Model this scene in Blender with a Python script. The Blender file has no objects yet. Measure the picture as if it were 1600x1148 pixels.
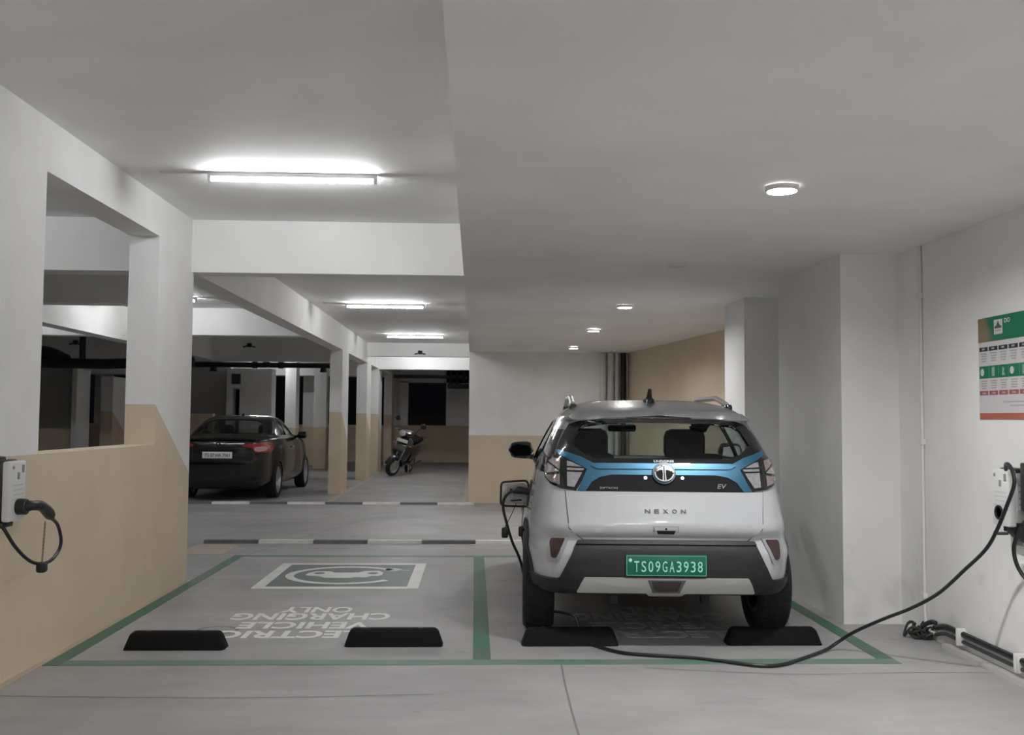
import bpy, bmesh, math, random
from math import sin, cos, pi, radians
from mathutils import Vector, Matrix
import numpy as np

random.seed(4)
scene = bpy.context.scene
COL = scene.collection

# ======================= camera, world, exposure =======================================
cam_d = bpy.data.cameras.new('camera'); cam = bpy.data.objects.new('camera', cam_d); COL.objects.link(cam)
cam_d.sensor_width = 36.0; cam_d.lens = 36.0 * 1500 / 1600; cam_d.clip_end = 200; cam_d.clip_start = .05
cam.matrix_world = (Matrix.Translation((0, 0, 1.44)) @ Matrix.Rotation(radians(-2.189), 4, 'Z') @
                    Matrix.Rotation(radians(90 + 3.031), 4, 'X') @ Matrix.Rotation(radians(.42), 4, 'Z'))
scene.camera = cam
scene.view_settings.view_transform = 'Standard'; scene.view_settings.look = 'None'
scene.view_settings.gamma = 1; scene.view_settings.use_curve_mapping = False
scene.view_settings.exposure = 0.26
world = bpy.data.worlds.new('night'); scene.world = world; world.use_nodes = True
world.node_tree.nodes['Background'].inputs[0].default_value = (.35, .4, .5, 1)
world.node_tree.nodes['Background'].inputs[1].default_value = .004
try:
    scene.cycles.use_denoising = True
    scene.cycles.diffuse_bounces = 6; scene.cycles.max_bounces = 14; scene.cycles.transparent_max_bounces = 16
except Exception:
    pass
TUBE = 108.0      # radiance of the fluorescent tubes
DOWN = 480.0      # radiance of the recessed downlights over the car
DOWN_FAR = 720.0  # radiance of the one before the end wall
DOWN_END = 70.0   # radiance of the weak one at the end wall
DOWN_NEAR = 760.0 # radiance of the two nearest ones, raised to brighten the near end

# ======================= materials =====================================================
MATS = {}
def mat(name, col, rough=.5, metal=0., spec=.5, coat=0., emit=None, noise=0., nscale=6., bump=0., bscale=60.):
    if name in MATS: return MATS[name]
    m = bpy.data.materials.new(name); m.use_nodes = True; nt = m.node_tree; b = nt.nodes['Principled BSDF']
    b.inputs['Base Color'].default_value = (*col, 1); b.inputs['Roughness'].default_value = rough
    b.inputs['Metallic'].default_value = metal; b.inputs['Specular IOR Level'].default_value = spec
    b.inputs['Coat Weight'].default_value = coat; b.inputs['Coat Roughness'].default_value = .04
    if emit:
        b.inputs['Emission Color'].default_value = (*emit[0], 1); b.inputs['Emission Strength'].default_value = emit[1]
    tc = None
    if noise or bump:
        tc = nt.nodes.new('ShaderNodeTexCoord')
    if noise:
        n = nt.nodes.new('ShaderNodeTexNoise'); n.inputs['Scale'].default_value = nscale; n.inputs['Detail'].default_value = 5
        r = nt.nodes.new('ShaderNodeMapRange'); r.inputs[1].default_value = .3; r.inputs[2].default_value = .7
        r.inputs[3].default_value = 1 - noise; r.inputs[4].default_value = 1 + noise
        mx = nt.nodes.new('ShaderNodeVectorMath'); mx.operation = 'SCALE'; mx.inputs[0].default_value = col
        nt.links.new(tc.outputs['Object'], n.inputs['Vector']); nt.links.new(n.outputs['Fac'], r.inputs[0])
        nt.links.new(r.outputs[0], mx.inputs['Scale']); nt.links.new(mx.outputs[0], b.inputs['Base Color'])
    if bump:
        n2 = nt.nodes.new('ShaderNodeTexNoise'); n2.inputs['Scale'].default_value = bscale; n2.inputs['Detail'].default_value = 3
        bp = nt.nodes.new('ShaderNodeBump'); bp.inputs['Strength'].default_value = bump; bp.inputs['Distance'].default_value = .01
        nt.links.new(tc.outputs['Object'], n2.inputs['Vector']); nt.links.new(n2.outputs['Fac'], bp.inputs['Height'])
        nt.links.new(bp.outputs[0], b.inputs['Normal'])
    MATS[name] = m; return m

WHITE = (.87, .863, .853); BEIGE = (.70, .58, .445)
def math_node(nt, op, a=None, b=None):
    n = nt.nodes.new('ShaderNodeMath'); n.operation = op
    for i, v in enumerate((a, b)):
        if v is None: continue
        if isinstance(v, (int, float)): n.inputs[i].default_value = v
        else: nt.links.new(v, n.inputs[i])
    return n.outputs[0]
def paint_two_tone(name, z0, slope=0.0, use_object=False, dirt=.0, white=WHITE):
    """white plaster above, beige paint below the line z = z0 + slope*y"""
    if name in MATS: return MATS[name]
    m = bpy.data.materials.new(name); m.use_nodes = True; nt = m.node_tree; b = nt.nodes['Principled BSDF']
    tc = nt.nodes.new('ShaderNodeTexCoord'); geo = nt.nodes.new('ShaderNodeNewGeometry'); sp = nt.nodes.new('ShaderNodeSeparateXYZ')
    nt.links.new(tc.outputs['Object'] if use_object else geo.outputs['Position'], sp.inputs[0])
    line = math_node(nt, 'ADD', math_node(nt, 'MULTIPLY', sp.outputs[1], slope), z0)
    f = math_node(nt, 'LESS_THAN', sp.outputs[2], line)
    n = nt.nodes.new('ShaderNodeTexNoise'); n.inputs['Scale'].default_value = 2.2; n.inputs['Detail'].default_value = 6
    nt.links.new(geo.outputs['Position'], n.inputs['Vector'])
    r = nt.nodes.new('ShaderNodeMapRange'); r.inputs[1].default_value = .3; r.inputs[2].default_value = .7
    r.inputs[3].default_value = .94; r.inputs[4].default_value = 1.03; nt.links.new(n.outputs['Fac'], r.inputs[0])
    mix = nt.nodes.new('ShaderNodeMix'); mix.data_type = 'RGBA'
    mix.inputs[6].default_value = (*white, 1); mix.inputs[7].default_value = (*BEIGE, 1); nt.links.new(f, mix.inputs[0])
    sc = nt.nodes.new('ShaderNodeVectorMath'); sc.operation = 'SCALE'
    nt.links.new(mix.outputs[2], sc.inputs[0]); nt.links.new(r.outputs[0], sc.inputs['Scale'])
    nt.links.new(sc.outputs[0], b.inputs['Base Color'])
    b.inputs['Roughness'].default_value = .62; b.inputs['Specular IOR Level'].default_value = .3
    n2 = nt.nodes.new('ShaderNodeTexNoise'); n2.inputs['Scale'].default_value = 45
    nt.links.new(geo.outputs['Position'], n2.inputs['Vector'])
    bp = nt.nodes.new('ShaderNodeBump'); bp.inputs['Strength'].default_value = .08; bp.inputs['Distance'].default_value = .01
    nt.links.new(n2.outputs['Fac'], bp.inputs['Height']); nt.links.new(bp.outputs[0], b.inputs['Normal'])
    MATS[name] = m; return m
def plaster(name='plaster', col=WHITE, grime=False):
    if name in MATS: return MATS[name]
    m = bpy.data.materials.new(name); m.use_nodes = True; nt = m.node_tree; b = nt.nodes['Principled BSDF']
    geo = nt.nodes.new('ShaderNodeNewGeometry')
    def noise(s, lo, hi, d=6, a=.3, c=.7, vec=None):
        n = nt.nodes.new('ShaderNodeTexNoise'); n.inputs['Scale'].default_value = s; n.inputs['Detail'].default_value = d
        nt.links.new(vec or geo.outputs['Position'], n.inputs['Vector'])
        r = nt.nodes.new('ShaderNodeMapRange'); r.inputs[1].default_value = a; r.inputs[2].default_value = c
        r.inputs[3].default_value = lo; r.inputs[4].default_value = hi; nt.links.new(n.outputs['Fac'], r.inputs[0]); return r.outputs[0], n
    f, _ = noise(1.3, .93, 1.03)
    if grime:                                                   # scuffs and splashes, densest near the floor
        g, _ = noise(3.1, .88, 1.0, 9, .34, .46)
        sp = nt.nodes.new('ShaderNodeSeparateXYZ'); nt.links.new(geo.outputs['Position'], sp.inputs[0])
        r = nt.nodes.new('ShaderNodeMapRange'); r.inputs[1].default_value = .0; r.inputs[2].default_value = .55; nt.links.new(sp.outputs[2], r.inputs[0])
        g = math_node(nt, 'MAXIMUM', g, r.outputs[0]); f = math_node(nt, 'MULTIPLY', f, g)
    sc = nt.nodes.new('ShaderNodeVectorMath'); sc.operation = 'SCALE'; sc.inputs[0].default_value = col
    nt.links.new(f, sc.inputs['Scale']); nt.links.new(sc.outputs[0], b.inputs['Base Color'])
    b.inputs['Roughness'].default_value = .7; b.inputs['Specular IOR Level'].default_value = .25
    _, n2 = noise(40, 0, 1)
    bp = nt.nodes.new('ShaderNodeBump'); bp.inputs['Strength'].default_value = .08; bp.inputs['Distance'].default_value = .01
    nt.links.new(n2.outputs['Fac'], bp.inputs['Height']); nt.links.new(bp.outputs[0], b.inputs['Normal'])
    MATS[name] = m; return m
def concrete():
    m = bpy.data.materials.new('concrete_floor'); m.use_nodes = True; nt = m.node_tree; b = nt.nodes['Principled BSDF']
    geo = nt.nodes.new('ShaderNodeNewGeometry')
    def noise(s, d, a, c, lo, hi, sx=1, sy=1, off=0):
        mp = nt.nodes.new('ShaderNodeMapping'); mp.inputs['Scale'].default_value = (sx, sy, 1); mp.inputs['Location'].default_value = (off, off*.7, 0)
        nt.links.new(geo.outputs['Position'], mp.inputs[0])
        n = nt.nodes.new('ShaderNodeTexNoise'); n.inputs['Scale'].default_value = s; n.inputs['Detail'].default_value = d; n.inputs['Roughness'].default_value = .62
        nt.links.new(mp.outputs[0], n.inputs['Vector'])
        r = nt.nodes.new('ShaderNodeMapRange'); r.inputs[1].default_value = a; r.inputs[2].default_value = c
        r.inputs[3].default_value = lo; r.inputs[4].default_value = hi; nt.links.new(n.outputs['Fac'], r.inputs[0]); return r.outputs[0]
    f = noise(.55, 6, .3, .7, .80, 1.14)
    f = math_node(nt, 'MULTIPLY', f, noise(2.6, 8, .3, .7, .86, 1.08, .5, 1.3, 3))
    f = math_node(nt, 'MULTIPLY', f, noise(5.5, 4, .66, .76, 1., .74, .6, 1.2, 9))       # small dark stains
    f = math_node(nt, 'MULTIPLY', f, noise(7.5, 6, .72, .78, 1., 1.2, .8, 1.5, 21))      # pale scratches of plaster dust
    f = math_node(nt, 'MULTIPLY', f, noise(120, 3, .3, .7, .96, 1.04))
    sc = nt.nodes.new('ShaderNodeVectorMath'); sc.operation = 'SCALE'; sc.inputs[0].default_value = (.365, .358, .355)
    nt.links.new(f, sc.inputs['Scale']); nt.links.new(sc.outputs[0], b.inputs['Base Color'])
    nt.links.new(noise(1.8, 5, .3, .7, .42, .62, 1, 1, 5), b.inputs['Roughness']); b.inputs['Specular IOR Level'].default_value = .38
    n2 = nt.nodes.new('ShaderNodeTexNoise'); n2.inputs['Scale'].default_value = 30; nt.links.new(geo.outputs['Position'], n2.inputs['Vector'])
    bp = nt.nodes.new('ShaderNodeBump'); bp.inputs['Strength'].default_value = .05; bp.inputs['Distance'].default_value = .01
    nt.links.new(n2.outputs['Fac'], bp.inputs['Height']); nt.links.new(bp.outputs[0], b.inputs['Normal'])
    return m
def worn_paint(name, col, under=(.42, .41, .40), amount=.5, scale=3., rough=.5):
    """floor paint rubbed through to the concrete in patches"""
    if name in MATS: return MATS[name]
    m = bpy.data.materials.new(name); m.use_nodes = True; nt = m.node_tree; b = nt.nodes['Principled BSDF']
    geo = nt.nodes.new('ShaderNodeNewGeometry')
    n = nt.nodes.new('ShaderNodeTexNoise'); n.inputs['Scale'].default_value = scale; n.inputs['Detail'].default_value = 8; n.inputs['Roughness'].default_value = .65
    nt.links.new(geo.outputs['Position'], n.inputs['Vector'])
    r = nt.nodes.new('ShaderNodeMapRange'); r.inputs[1].default_value = .38; r.inputs[2].default_value = .68
    r.inputs[3].default_value = 0; r.inputs[4].default_value = amount; nt.links.new(n.outputs['Fac'], r.inputs[0])
    mix = nt.nodes.new('ShaderNodeMix'); mix.data_type = 'RGBA'; mix.inputs[6].default_value = (*col, 1); mix.inputs[7].default_value = (*under, 1)
    nt.links.new(r.outputs[0], mix.inputs[0]); nt.links.new(mix.outputs[2], b.inputs['Base Color'])
    b.inputs['Roughness'].default_value = rough; MATS[name] = m; return m
def glass(name, tint, refl=1.0):
    if name in MATS: return MATS[name]
    m = bpy.data.materials.new(name); m.use_nodes = True; nt = m.node_tree; nt.nodes.clear()
    out = nt.nodes.new('ShaderNodeOutputMaterial'); t = nt.nodes.new('ShaderNodeBsdfTransparent'); t.inputs[0].default_value = (*tint, 1)
    g = nt.nodes.new('ShaderNodeBsdfGlossy'); g.inputs['Roughness'].default_value = .02; g.inputs[0].default_value = (.95*refl, .97*refl, refl, 1)
    lw = nt.nodes.new('ShaderNodeLayerWeight'); lw.inputs[0].default_value = .5
    f = math_node(nt, 'ADD', math_node(nt, 'MULTIPLY', math_node(nt, 'POWER', lw.outputs['Facing'], 5.0), .9), .045)
    mx = nt.nodes.new('ShaderNodeMixShader'); nt.links.new(f, mx.inputs[0]); nt.links.new(t.outputs[0], mx.inputs[1]); nt.links.new(g.outputs[0], mx.inputs[2])
    nt.links.new(mx.outputs[0], out.inputs[0]); MATS[name] = m; return m

# ======================= mesh helpers ===================================================
class MB:
    def __init__(s): s.v, s.f, s.hard = [], [], False
    def add(s, vs, fs, M=None):
        o = len(s.v); s.v += [tuple(M @ Vector(p)) if M is not None else tuple(p) for p in vs]; s.f += [tuple(i + o for i in f) for f in fs]; return s
    def box(s, x0, x1, y0, y1, z0, z1, M=None):
        return s.add([(x, y, z) for z in (z0, z1) for y in (y0, y1) for x in (x0, x1)],
                     [(0, 2, 3, 1), (4, 5, 7, 6), (0, 1, 5, 4), (2, 6, 7, 3), (0, 4, 6, 2), (1, 3, 7, 5)], M)
    def rbox(s, x0, x1, y0, y1, z0, z1, r=.01, seg=2, M=None):
        bm = bmesh.new(); bmesh.ops.create_cube(bm, size=1)
        for v in bm.verts: v.co = ((x0+x1)/2 + v.co.x*(x1-x0), (y0+y1)/2 + v.co.y*(y1-y0), (z0+z1)/2 + v.co.z*(z1-z0))
        bmesh.ops.bevel(bm, geom=bm.edges[:], offset=r, segments=seg, profile=.5, affect='EDGES'); return s.from_bm(bm, M)
    def from_bm(s, bm, M=None):
        bm.verts.index_update(); s.add([v.co[:] for v in bm.verts], [[v.index for v in f.verts] for f in bm.faces], M); bm.free(); return s
    def prism(s, poly, d0, d1, axis='z', M=None):
        """poly (a,b) pairs swept along axis from d0 to d1"""
        def P(a, b, d): return {'z': (a, b, d), 'y': (a, d, b), 'x': (d, a, b)}[axis]
        n = len(poly); bm = bmesh.new()
        v0 = [bm.verts.new(P(a, b, d0)) for a, b in poly]; v1 = [bm.verts.new(P(a, b, d1)) for a, b in poly]
        bm.faces.new(v0); bm.faces.new(v1[::-1])
        for i in range(n): bm.faces.new((v0[i], v1[i], v1[(i+1) % n], v0[(i+1) % n]))
        bmesh.ops.recalc_face_normals(bm, faces=bm.faces[:]); return s.from_bm(bm, M)
    def tube(s, pts, r, seg=8, M=None, cap=True):
        pts = [Vector(p) for p in pts]; n = len(pts); rs = r if isinstance(r, (list, tuple)) else [r]*n
        vs, fs = [], []; up = None
        for i, p in enumerate(pts):
            t = (pts[min(i+1, n-1)] - pts[max(i-1, 0)]).normalized()
            if up is None: up = Vector((0, 0, 1)) if abs(t.z) < .9 else Vector((1, 0, 0))
            a = t.cross(up)
            if a.length < 1e-4: a = t.cross(Vector((0, 1, 0)))
            a.normalize(); b = a.cross(t).normalized(); up = b
            for k in range(seg):
                an = 2*pi*k/seg; vs.append(p + (a*cos(an) + b*sin(an))*rs[i])
        for i in range(n-1):
            for k in range(seg):
                k2 = (k+1) % seg; fs.append((i*seg+k, i*seg+k2, (i+1)*seg+k2, (i+1)*seg+k))
        if cap: fs += [tuple(range(seg))[::-1], tuple((n-1)*seg + k for k in range(seg))]
        return s.add(vs, fs, M)
    def lathe(s, prof, seg=24, M=None, closed=False):
        """profile (radius, height) turned about local Z"""
        vs, fs = [], []; n = len(prof)
        for k in range(seg):
            a = 2*pi*k/seg; vs += [(r*cos(a), r*sin(a), z) for r, z in prof]
        for k in range(seg):
            k2 = (k+1) % seg
            for i in range(n if closed else n-1):
                j = (i+1) % n; fs.append((k*n+i, k2*n+i, k2*n+j, k*n+j))
        if not closed:
            if prof[0][0] > 1e-6: fs.append(tuple(k*n for k in range(seg))[::-1])
            if prof[-1][0] > 1e-6: fs.append(tuple(k*n + n-1 for k in range(seg)))
        return s.add(vs, fs, M)
    def loft(s, rings, cap=True, M=None):
        n = len(rings[0]); vs = [p for r in rings for p in r]; fs = []
        for i in range(len(rings)-1):
            for k in range(n):
                k2 = (k+1) % n; fs.append((i*n+k, i*n+k2, (i+1)*n+k2, (i+1)*n+k))
        if cap: fs += [tuple(range(n))[::-1], tuple((len(rings)-1)*n + k for k in range(n))]
        return s.add(vs, fs, M)
    def build(s, name, material, parent=None, smooth=40, recalc=True):
        me = bpy.data.meshes.new(name); me.from_pydata(s.v, [], s.f)
        bm = bmesh.new(); bm.from_mesh(me)
        bmesh.ops.remove_doubles(bm, verts=bm.verts[:], dist=1e-5)
        if recalc: bmesh.ops.recalc_face_normals(bm, faces=bm.faces[:])
        bm.to_mesh(me); bm.free(); me.materials.append(material)
        if smooth:
            for p in me.polygons: p.use_smooth = True
            me.set_sharp_from_angle(angle=radians(smooth))
        o = bpy.data.objects.new(name, me); COL.objects.link(o)
        if parent: o.parent = parent
        return o
def ring(cx, cy, cz, a, b, n=16, p=2.0, tilt=0.):
    """super-ellipse ring facing along Y, tilted about X"""
    out = []
    for k in range(n):
        t = 2*pi*k/n; c, q = cos(t), sin(t)
        u = a*math.copysign(abs(c)**(2/p), c); w = b*math.copysign(abs(q)**(2/p), q)
        out.append((cx + u, cy + w*sin(tilt), cz + w*cos(tilt)))
    return out
def spline(pts, k=8):
    P = [Vector(p) for p in pts]; P = [2*P[0]-P[1]] + P + [2*P[-1]-P[-2]]; out = []
    for i in range(1, len(P)-2):
        for j in range(k):
            t = j/k; a, b, c, d = P[i-1:i+3]
            out.append(.5*((2*b) + (c-a)*t + (2*a-5*b+4*c-d)*t*t + (3*b-a-3*c+d)*t**3))
    return out + [P[-2]]
def empty(name, loc=(0, 0, 0), rz=0):
    o = bpy.data.objects.new(name, None); COL.objects.link(o); o.empty_display_size = .2
    o.location = loc; o.rotation_euler = (0, 0, rz); return o
def tag(o, label, cat, group=None):
    o['label'] = label; o['category'] = cat
    if group: o['group'] = group
    return o
def thing(name, label, cat, loc=(0, 0, 0), rz=0, group=None): return tag(empty(name, loc, rz), label, cat, group)
def struct(o, label=None):
    o['kind'] = 'structure'
    if label: o['label'] = label
    return o
def copy_tree(o, parent=None):
    c = o.copy(); COL.objects.link(c)
    if parent: c.parent = parent
    for ch in list(o.children): copy_tree(ch, c)
    return c
def at_origin(o, loc):
    """move the object's origin to loc without moving its mesh"""
    o.data.transform(Matrix.Translation(-Vector(loc))); o.location = loc; return o
def text_mesh(body, w=None, h=None, depth=.002, bold=.0, shear=0.):
    """lettering in the XY plane, centred, scaled to w x h"""
    cu = bpy.data.curves.new('lettering', 'FONT'); cu.body = body; cu.size = 1; cu.extrude = .0; cu.offset = bold; cu.resolution_u = 3; cu.shear = shear
    ob = bpy.data.objects.new('lettering', cu); COL.objects.link(ob); bpy.context.view_layer.update()
    me = ob.evaluated_get(bpy.context.evaluated_depsgraph_get()).to_mesh()
    vs = [v.co.copy() for v in me.vertices]; fs = [tuple(p.vertices) for p in me.polygons]
    ob.to_mesh_clear() if hasattr(ob, 'to_mesh_clear') else None
    COL.objects.unlink(ob); bpy.data.objects.remove(ob); bpy.data.curves.remove(cu)
    x0 = min(v.x for v in vs); x1 = max(v.x for v in vs); y0 = min(v.y for v in vs); y1 = max(v.y for v in vs)
    sx = w/(x1-x0) if w else None; sy = h/(y1-y0) if h else None
    sx = sx or sy; sy = sy or sx
    flat = [((v.x-(x0+x1)/2)*sx, (v.y-(y0+y1)/2)*sy) for v in vs]
    bm = bmesh.new(); bv = [bm.verts.new((a, b, 0)) for a, b in flat]
    for f in fs:
        try: bm.faces.new([bv[i] for i in f])
        except ValueError: pass
    bmesh.ops.remove_doubles(bm, verts=bm.verts[:], dist=1e-6)
    bmesh.ops.recalc_face_normals(bm, faces=bm.faces[:])
    for f in bm.faces:
        if f.normal.z < 0: f.normal_flip()
    ex = bmesh.ops.extrude_face_region(bm, geom=bm.faces[:])
    for g in ex['geom']:
        if isinstance(g, bmesh.types.BMVert): g.co.z += depth
    m = MB(); m.from_bm(bm); return m
def xf(mb, M):
    mb.v = [tuple(M @ Vector(p)) for p in mb.v]; return mb
def round_poly(pts, r, k=3):
    out = []; n = len(pts); P = [Vector((p[0], p[1])) for p in pts]
    for i in range(n):
        a, b, c = P[i-1], P[i], P[(i+1) % n]; rr = r if not isinstance(r, (list, tuple)) else r[i]
        d1, d2 = a-b, c-b; q = min(rr, d1.length*.45, d2.length*.45)
        if q < 1e-4: out.append(tuple(b)); continue
        s, e = b + d1.normalized()*q, b + d2.normalized()*q
        for j in range(k+1):
            t = j/k; out.append(tuple(s*(1-t)**2 + b*2*t*(1-t) + e*t*t))
    return out
def mirror_x(half):
    """half outline from x=0 top round to x=0 bottom -> closed symmetric outline"""
    return half + [(-x, z) for x, z in half[::-1] if abs(x) > 1e-6]
def panel(surf, outer, inner=None, off=.004, thick=.012, step=.05):
    """a plate cut to a 2-D outline and laid on the surface surf(u, v)"""
    bm = bmesh.new()
    for loop in ([outer] + (inner or [])):
        vs = [bm.verts.new((a, b, 0)) for a, b in loop]
        for i in range(len(vs)): bm.edges.new((vs[i], vs[(i+1) % len(vs)]))
    bmesh.ops.triangle_fill(bm, use_beauty=True, use_dissolve=False, edges=bm.edges[:], normal=(0, 0, 1))
    us = [p[0] for p in outer]; ws = [p[1] for p in outer]
    for ax, lo, hi in ((0, min(us), max(us)), (1, min(ws), max(ws))):
        k = math.ceil(lo/step)
        while k*step < hi:
            co = [0, 0, 0]; co[ax] = k*step; no = [0, 0, 0]; no[ax] = 1
            bmesh.ops.bisect_plane(bm, geom=bm.verts[:]+bm.edges[:]+bm.faces[:], dist=1e-5, plane_co=co, plane_no=no); k += 1
    for f in bm.faces:
        if f.normal.z < 0: f.normal_flip()
    nrm = {}
    def N(u, v):
        e = .004; p = Vector(surf(u, v)); a = Vector(surf(u+e, v)) - Vector(surf(u-e, v)); b = Vector(surf(u, v+e)) - Vector(surf(u, v-e))
        return p, a.cross(b).normalized()
    base = [N(v.co.x, v.co.y) for v in bm.verts]
    for v, (p, n) in zip(bm.verts, base): nrm[v] = n; v.co = p
    ref = surf(0, 0, True)                                   # outward sense of the surface
    s = 1
    f0 = next(iter(bm.verts)); s = 1 if nrm[f0].dot(Vector(ref)) > 0 else -1
    be = [e for e in bm.edges if e.is_boundary]
    ex = bmesh.ops.extrude_edge_only(bm, edges=be)
    new = {g for g in ex['geom'] if isinstance(g, bmesh.types.BMVert)}
    for v in bm.verts:
        if v in new: continue
        v.co += nrm[v]*off*s
    for v in new:
        o = min((w for e in v.link_edges for w in e.verts if w is not v and w not in new), key=lambda w: (w.co - v.co).length, default=None)
        if o is not None: v.co = o.co - nrm[o]*thick*s
    m = MB(); m.from_bm(bm); return m

# ======================= the room =======================================================
M_WALL = paint_two_tone('wall_paint', 1.215)
M_BACK = paint_two_tone('wall_paint_back', 1.15)
M_COLUMN = paint_two_tone('column_paint', 1.53, -.63, True)
M_PLASTER = plaster(); M_GRIMY = plaster('plaster_scuffed', WHITE, True)
M_BEIGE = mat('beige_paint', BEIGE, .62, noise=.05, nscale=2)
M_CONC = concrete()
M_GREEN = worn_paint('green_line_paint', (.035, .17, .095), (.105, .115, .108), .95, 1.3)
M_LINE_THIN = worn_paint('thin_green_paint', (.11, .23, .175), (.20, .21, .20), .8, 2.6)
M_WLINE = worn_paint('white_floor_paint', (.78, .78, .76), (.5, .49, .48), .35, 5)
M_LOGOGREEN = worn_paint('symbol_green_paint', (.085, .125, .108), (.17, .18, .175), .6, 2.2)
M_DARK = mat('dark_kerb_paint', (.13, .13, .13), .6, noise=.15, nscale=8)
M_PALE = mat('pale_kerb_paint', (.70, .69, .67), .6, noise=.1, nscale=8)
M_BORDER = worn_paint('beige_floor_paint', (.50, .40, .30), (.42, .40, .37), .5, 5)
M_JOINT = mat('joint_filler', (.20, .195, .19), .8)
M_BLACKPIPE = mat('black_pipe', (.012, .012, .013), .45)
M_GREYPIPE = mat('grey_pipe', (.62, .61, .60), .5)
M_BLACK = mat('black_plastic', (.012, .012, .013), .38)
M_RUBBER = mat('black_rubber', (.0055, .005, .005), .8, spec=.2, noise=.2, nscale=30, bump=.3, bscale=80)
M_SLOTDARK = mat('painted_slot_dark', (.01, .01, .01), .9)

ceil_z, soff_z = 3.18, 2.64
floor = struct(MB().box(-22, 9, -9, 42, -.2, 0).build('floor', M_CONC, smooth=0))

def slab(name, *b, m=M_PLASTER, label=None, parent=None):
    o = MB().box(*b).build(name, m, parent, smooth=0)
    return struct(o, label) if parent is None else o
slab('ceiling', -22, 4.4, -9, 42, ceil_z, ceil_z+.2)
# lowered ceiling over the right bay; its far end dips towards the end wall
sof = MB().prism([(-1.2, soff_z+.013), (12.6, soff_z), (16.4, 2.575), (16.4, ceil_z), (-1.2, ceil_z)], -.105, 4.4, 'x')
struct(sof.build('ceiling_lowered', M_PLASTER, smooth=0), 'low flat white ceiling over the white car')

# left wall: solid near part, waist-high parapet, lintel
wl = MB(); X0, X1 = -2.755, -2.52
wl.box(X0, X1, -9, 5.665, 0, ceil_z); wl.box(X0, X1, 5.665, 7.68, 0, 1.213); wl.box(X0, X1, 5.665, 7.68, 2.868, ceil_z)
struct(wl.build('wall_left', M_WALL, smooth=0))
def column(x0, x1, y0, y1, z1, m=M_COLUMN, label=None, name='column'):
    o = MB().box(x0, x1, y0, y1, 0, z1).build(name, m, smooth=0); at_origin(o, (x1, y0, 0)); return struct(o, label)
column(X0, X1, 7.68, 8.62, ceil_z, label='near white pillar with beige base cut off diagonally')
column(X0, X1, 18.3, 19.2, 2.72); column(X0, X1, 22.45, 23.35, 2.72); column(X0, X1, 25.2, 26.1, 2.72); column(X0, X1, 29.2, 30.2, 2.72)
def beam(*b, m=M_PLASTER, label=None): return slab('beam', *b, m=m, label=label)
beam(X1, -.105, 8.55, 8.80, 2.712, ceil_z)                       # over the left bay
beam(X0, X1, 8.62, 31.3, 2.715, ceil_z)                          # runs away over the columns
beam(X1, -.105, 22.45, 22.75, 2.87, ceil_z); beam(X1, -.105, 25.2, 25.5, 2.70, ceil_z)
beam(-22, X0, 8.5, 8.78, 2.71, ceil_z); beam(-22, -3.35, 10.6, 10.9, 2.67, ceil_z)
beam(-5.85, -5.6, 10.9, 24, 2.64, ceil_z); beam(-22, -5.85, 15.6, 15.9, 2.72, ceil_z); beam(-5.6, X0, 15.6, 15.9, 2.745, ceil_z)
beam(-22, X0, 20.6, 20.9, 2.62, ceil_z); beam(-22, X0, 27.2, 27.5, 2.6, ceil_z)

# right side
M_RB = M_GRIMY
struct(MB().box(3.05, 3.3, -9, 10.02, 0, 3.18).build('wall_right', M_RB, smooth=0))
column(2.63, 3.05, 6.80, 8.22, 2.66, m=M_RB); column(2.63, 3.05, 9.28, 10.02, 2.66, m=M_RB)
ab = MB(); ab.prism([(3.93, 9.0), (3.27, 12.8), (2.62, 16.4), (2.85, 16.45), (3.5, 12.85), (4.15, 9.05)], 0, 2.7)
struct(ab.build('wall_ramp', M_BEIGE, smooth=0), 'beige slanting wall behind the white car')
struct(MB().box(-.1, 3.4, 16.4, 16.65, 0, 2.7).build('wall_back', M_BACK, smooth=0))
struct(MB().box(-.1, .12, 16.65, 31.3, 0, ceil_z).build('wall_side', M_BACK, smooth=0))
# end of the building: beige parapet with piers and open dark gaps above
wf = MB(); wf.box(-22, .2, 31.3, 31.55, 0, 1.19); wf.box(-2.9, -2.18, 31.3, 31.6, 1.19, 2.62); wf.box(-.94, .2, 31.3, 31.55, 1.19, ceil_z)
wf.box(-2.9, .2, 31.3, 31.55, 2.58, ceil_z); wf.box(-22, -2.9, 31.3, 31.55, 2.75, ceil_z)
for x in (-7.2, -12.2, -16.5): wf.box(x, x+.5, 31.3, 31.55, 1.19, 2.75)
struct(wf.build('wall_far', paint_two_tone('wall_paint_far', 1.19), smooth=0))
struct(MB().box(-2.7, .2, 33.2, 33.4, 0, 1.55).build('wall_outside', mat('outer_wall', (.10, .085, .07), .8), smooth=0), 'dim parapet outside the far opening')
# second parking hall on the left
wg = MB(); wg.box(-7.6, -6.12, 24.3, 24.5, 0, ceil_z)
struct(wg.build('wall_stair', paint_two_tone('wall_paint_grey', 1.15, white=(.50, .49, .48)), smooth=0), 'grey wall behind the black car')  # grey instead of white above the beige
wh = MB(); wh.box(-6.12, -5.97, 23.9, 24.4, 0, 2.62); wh.box(-5.80, -5.02, 23.9, 24.4, 0, 2.62); wh.box(-5.97, -5.80, 23.9, 24.4, 2.13, 2.62); wh.box(-5.97, -5.80, 24.3, 24.42, 0, 2.13)
o = struct(wh.build('wall_pier', M_BACK, smooth=0), 'broad white pier with a dark slot above the black car')
MB().box(-5.965, -5.805, 24.22, 24.30, .6, 2.10).build('slot', M_SLOTDARK, o, smooth=0)  # near-black fill, darkness of the slot put into its colour
vg = empty('vent_grille'); tag(vg, 'small dark louvred grille high on the broad white pier', 'grille')
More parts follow.
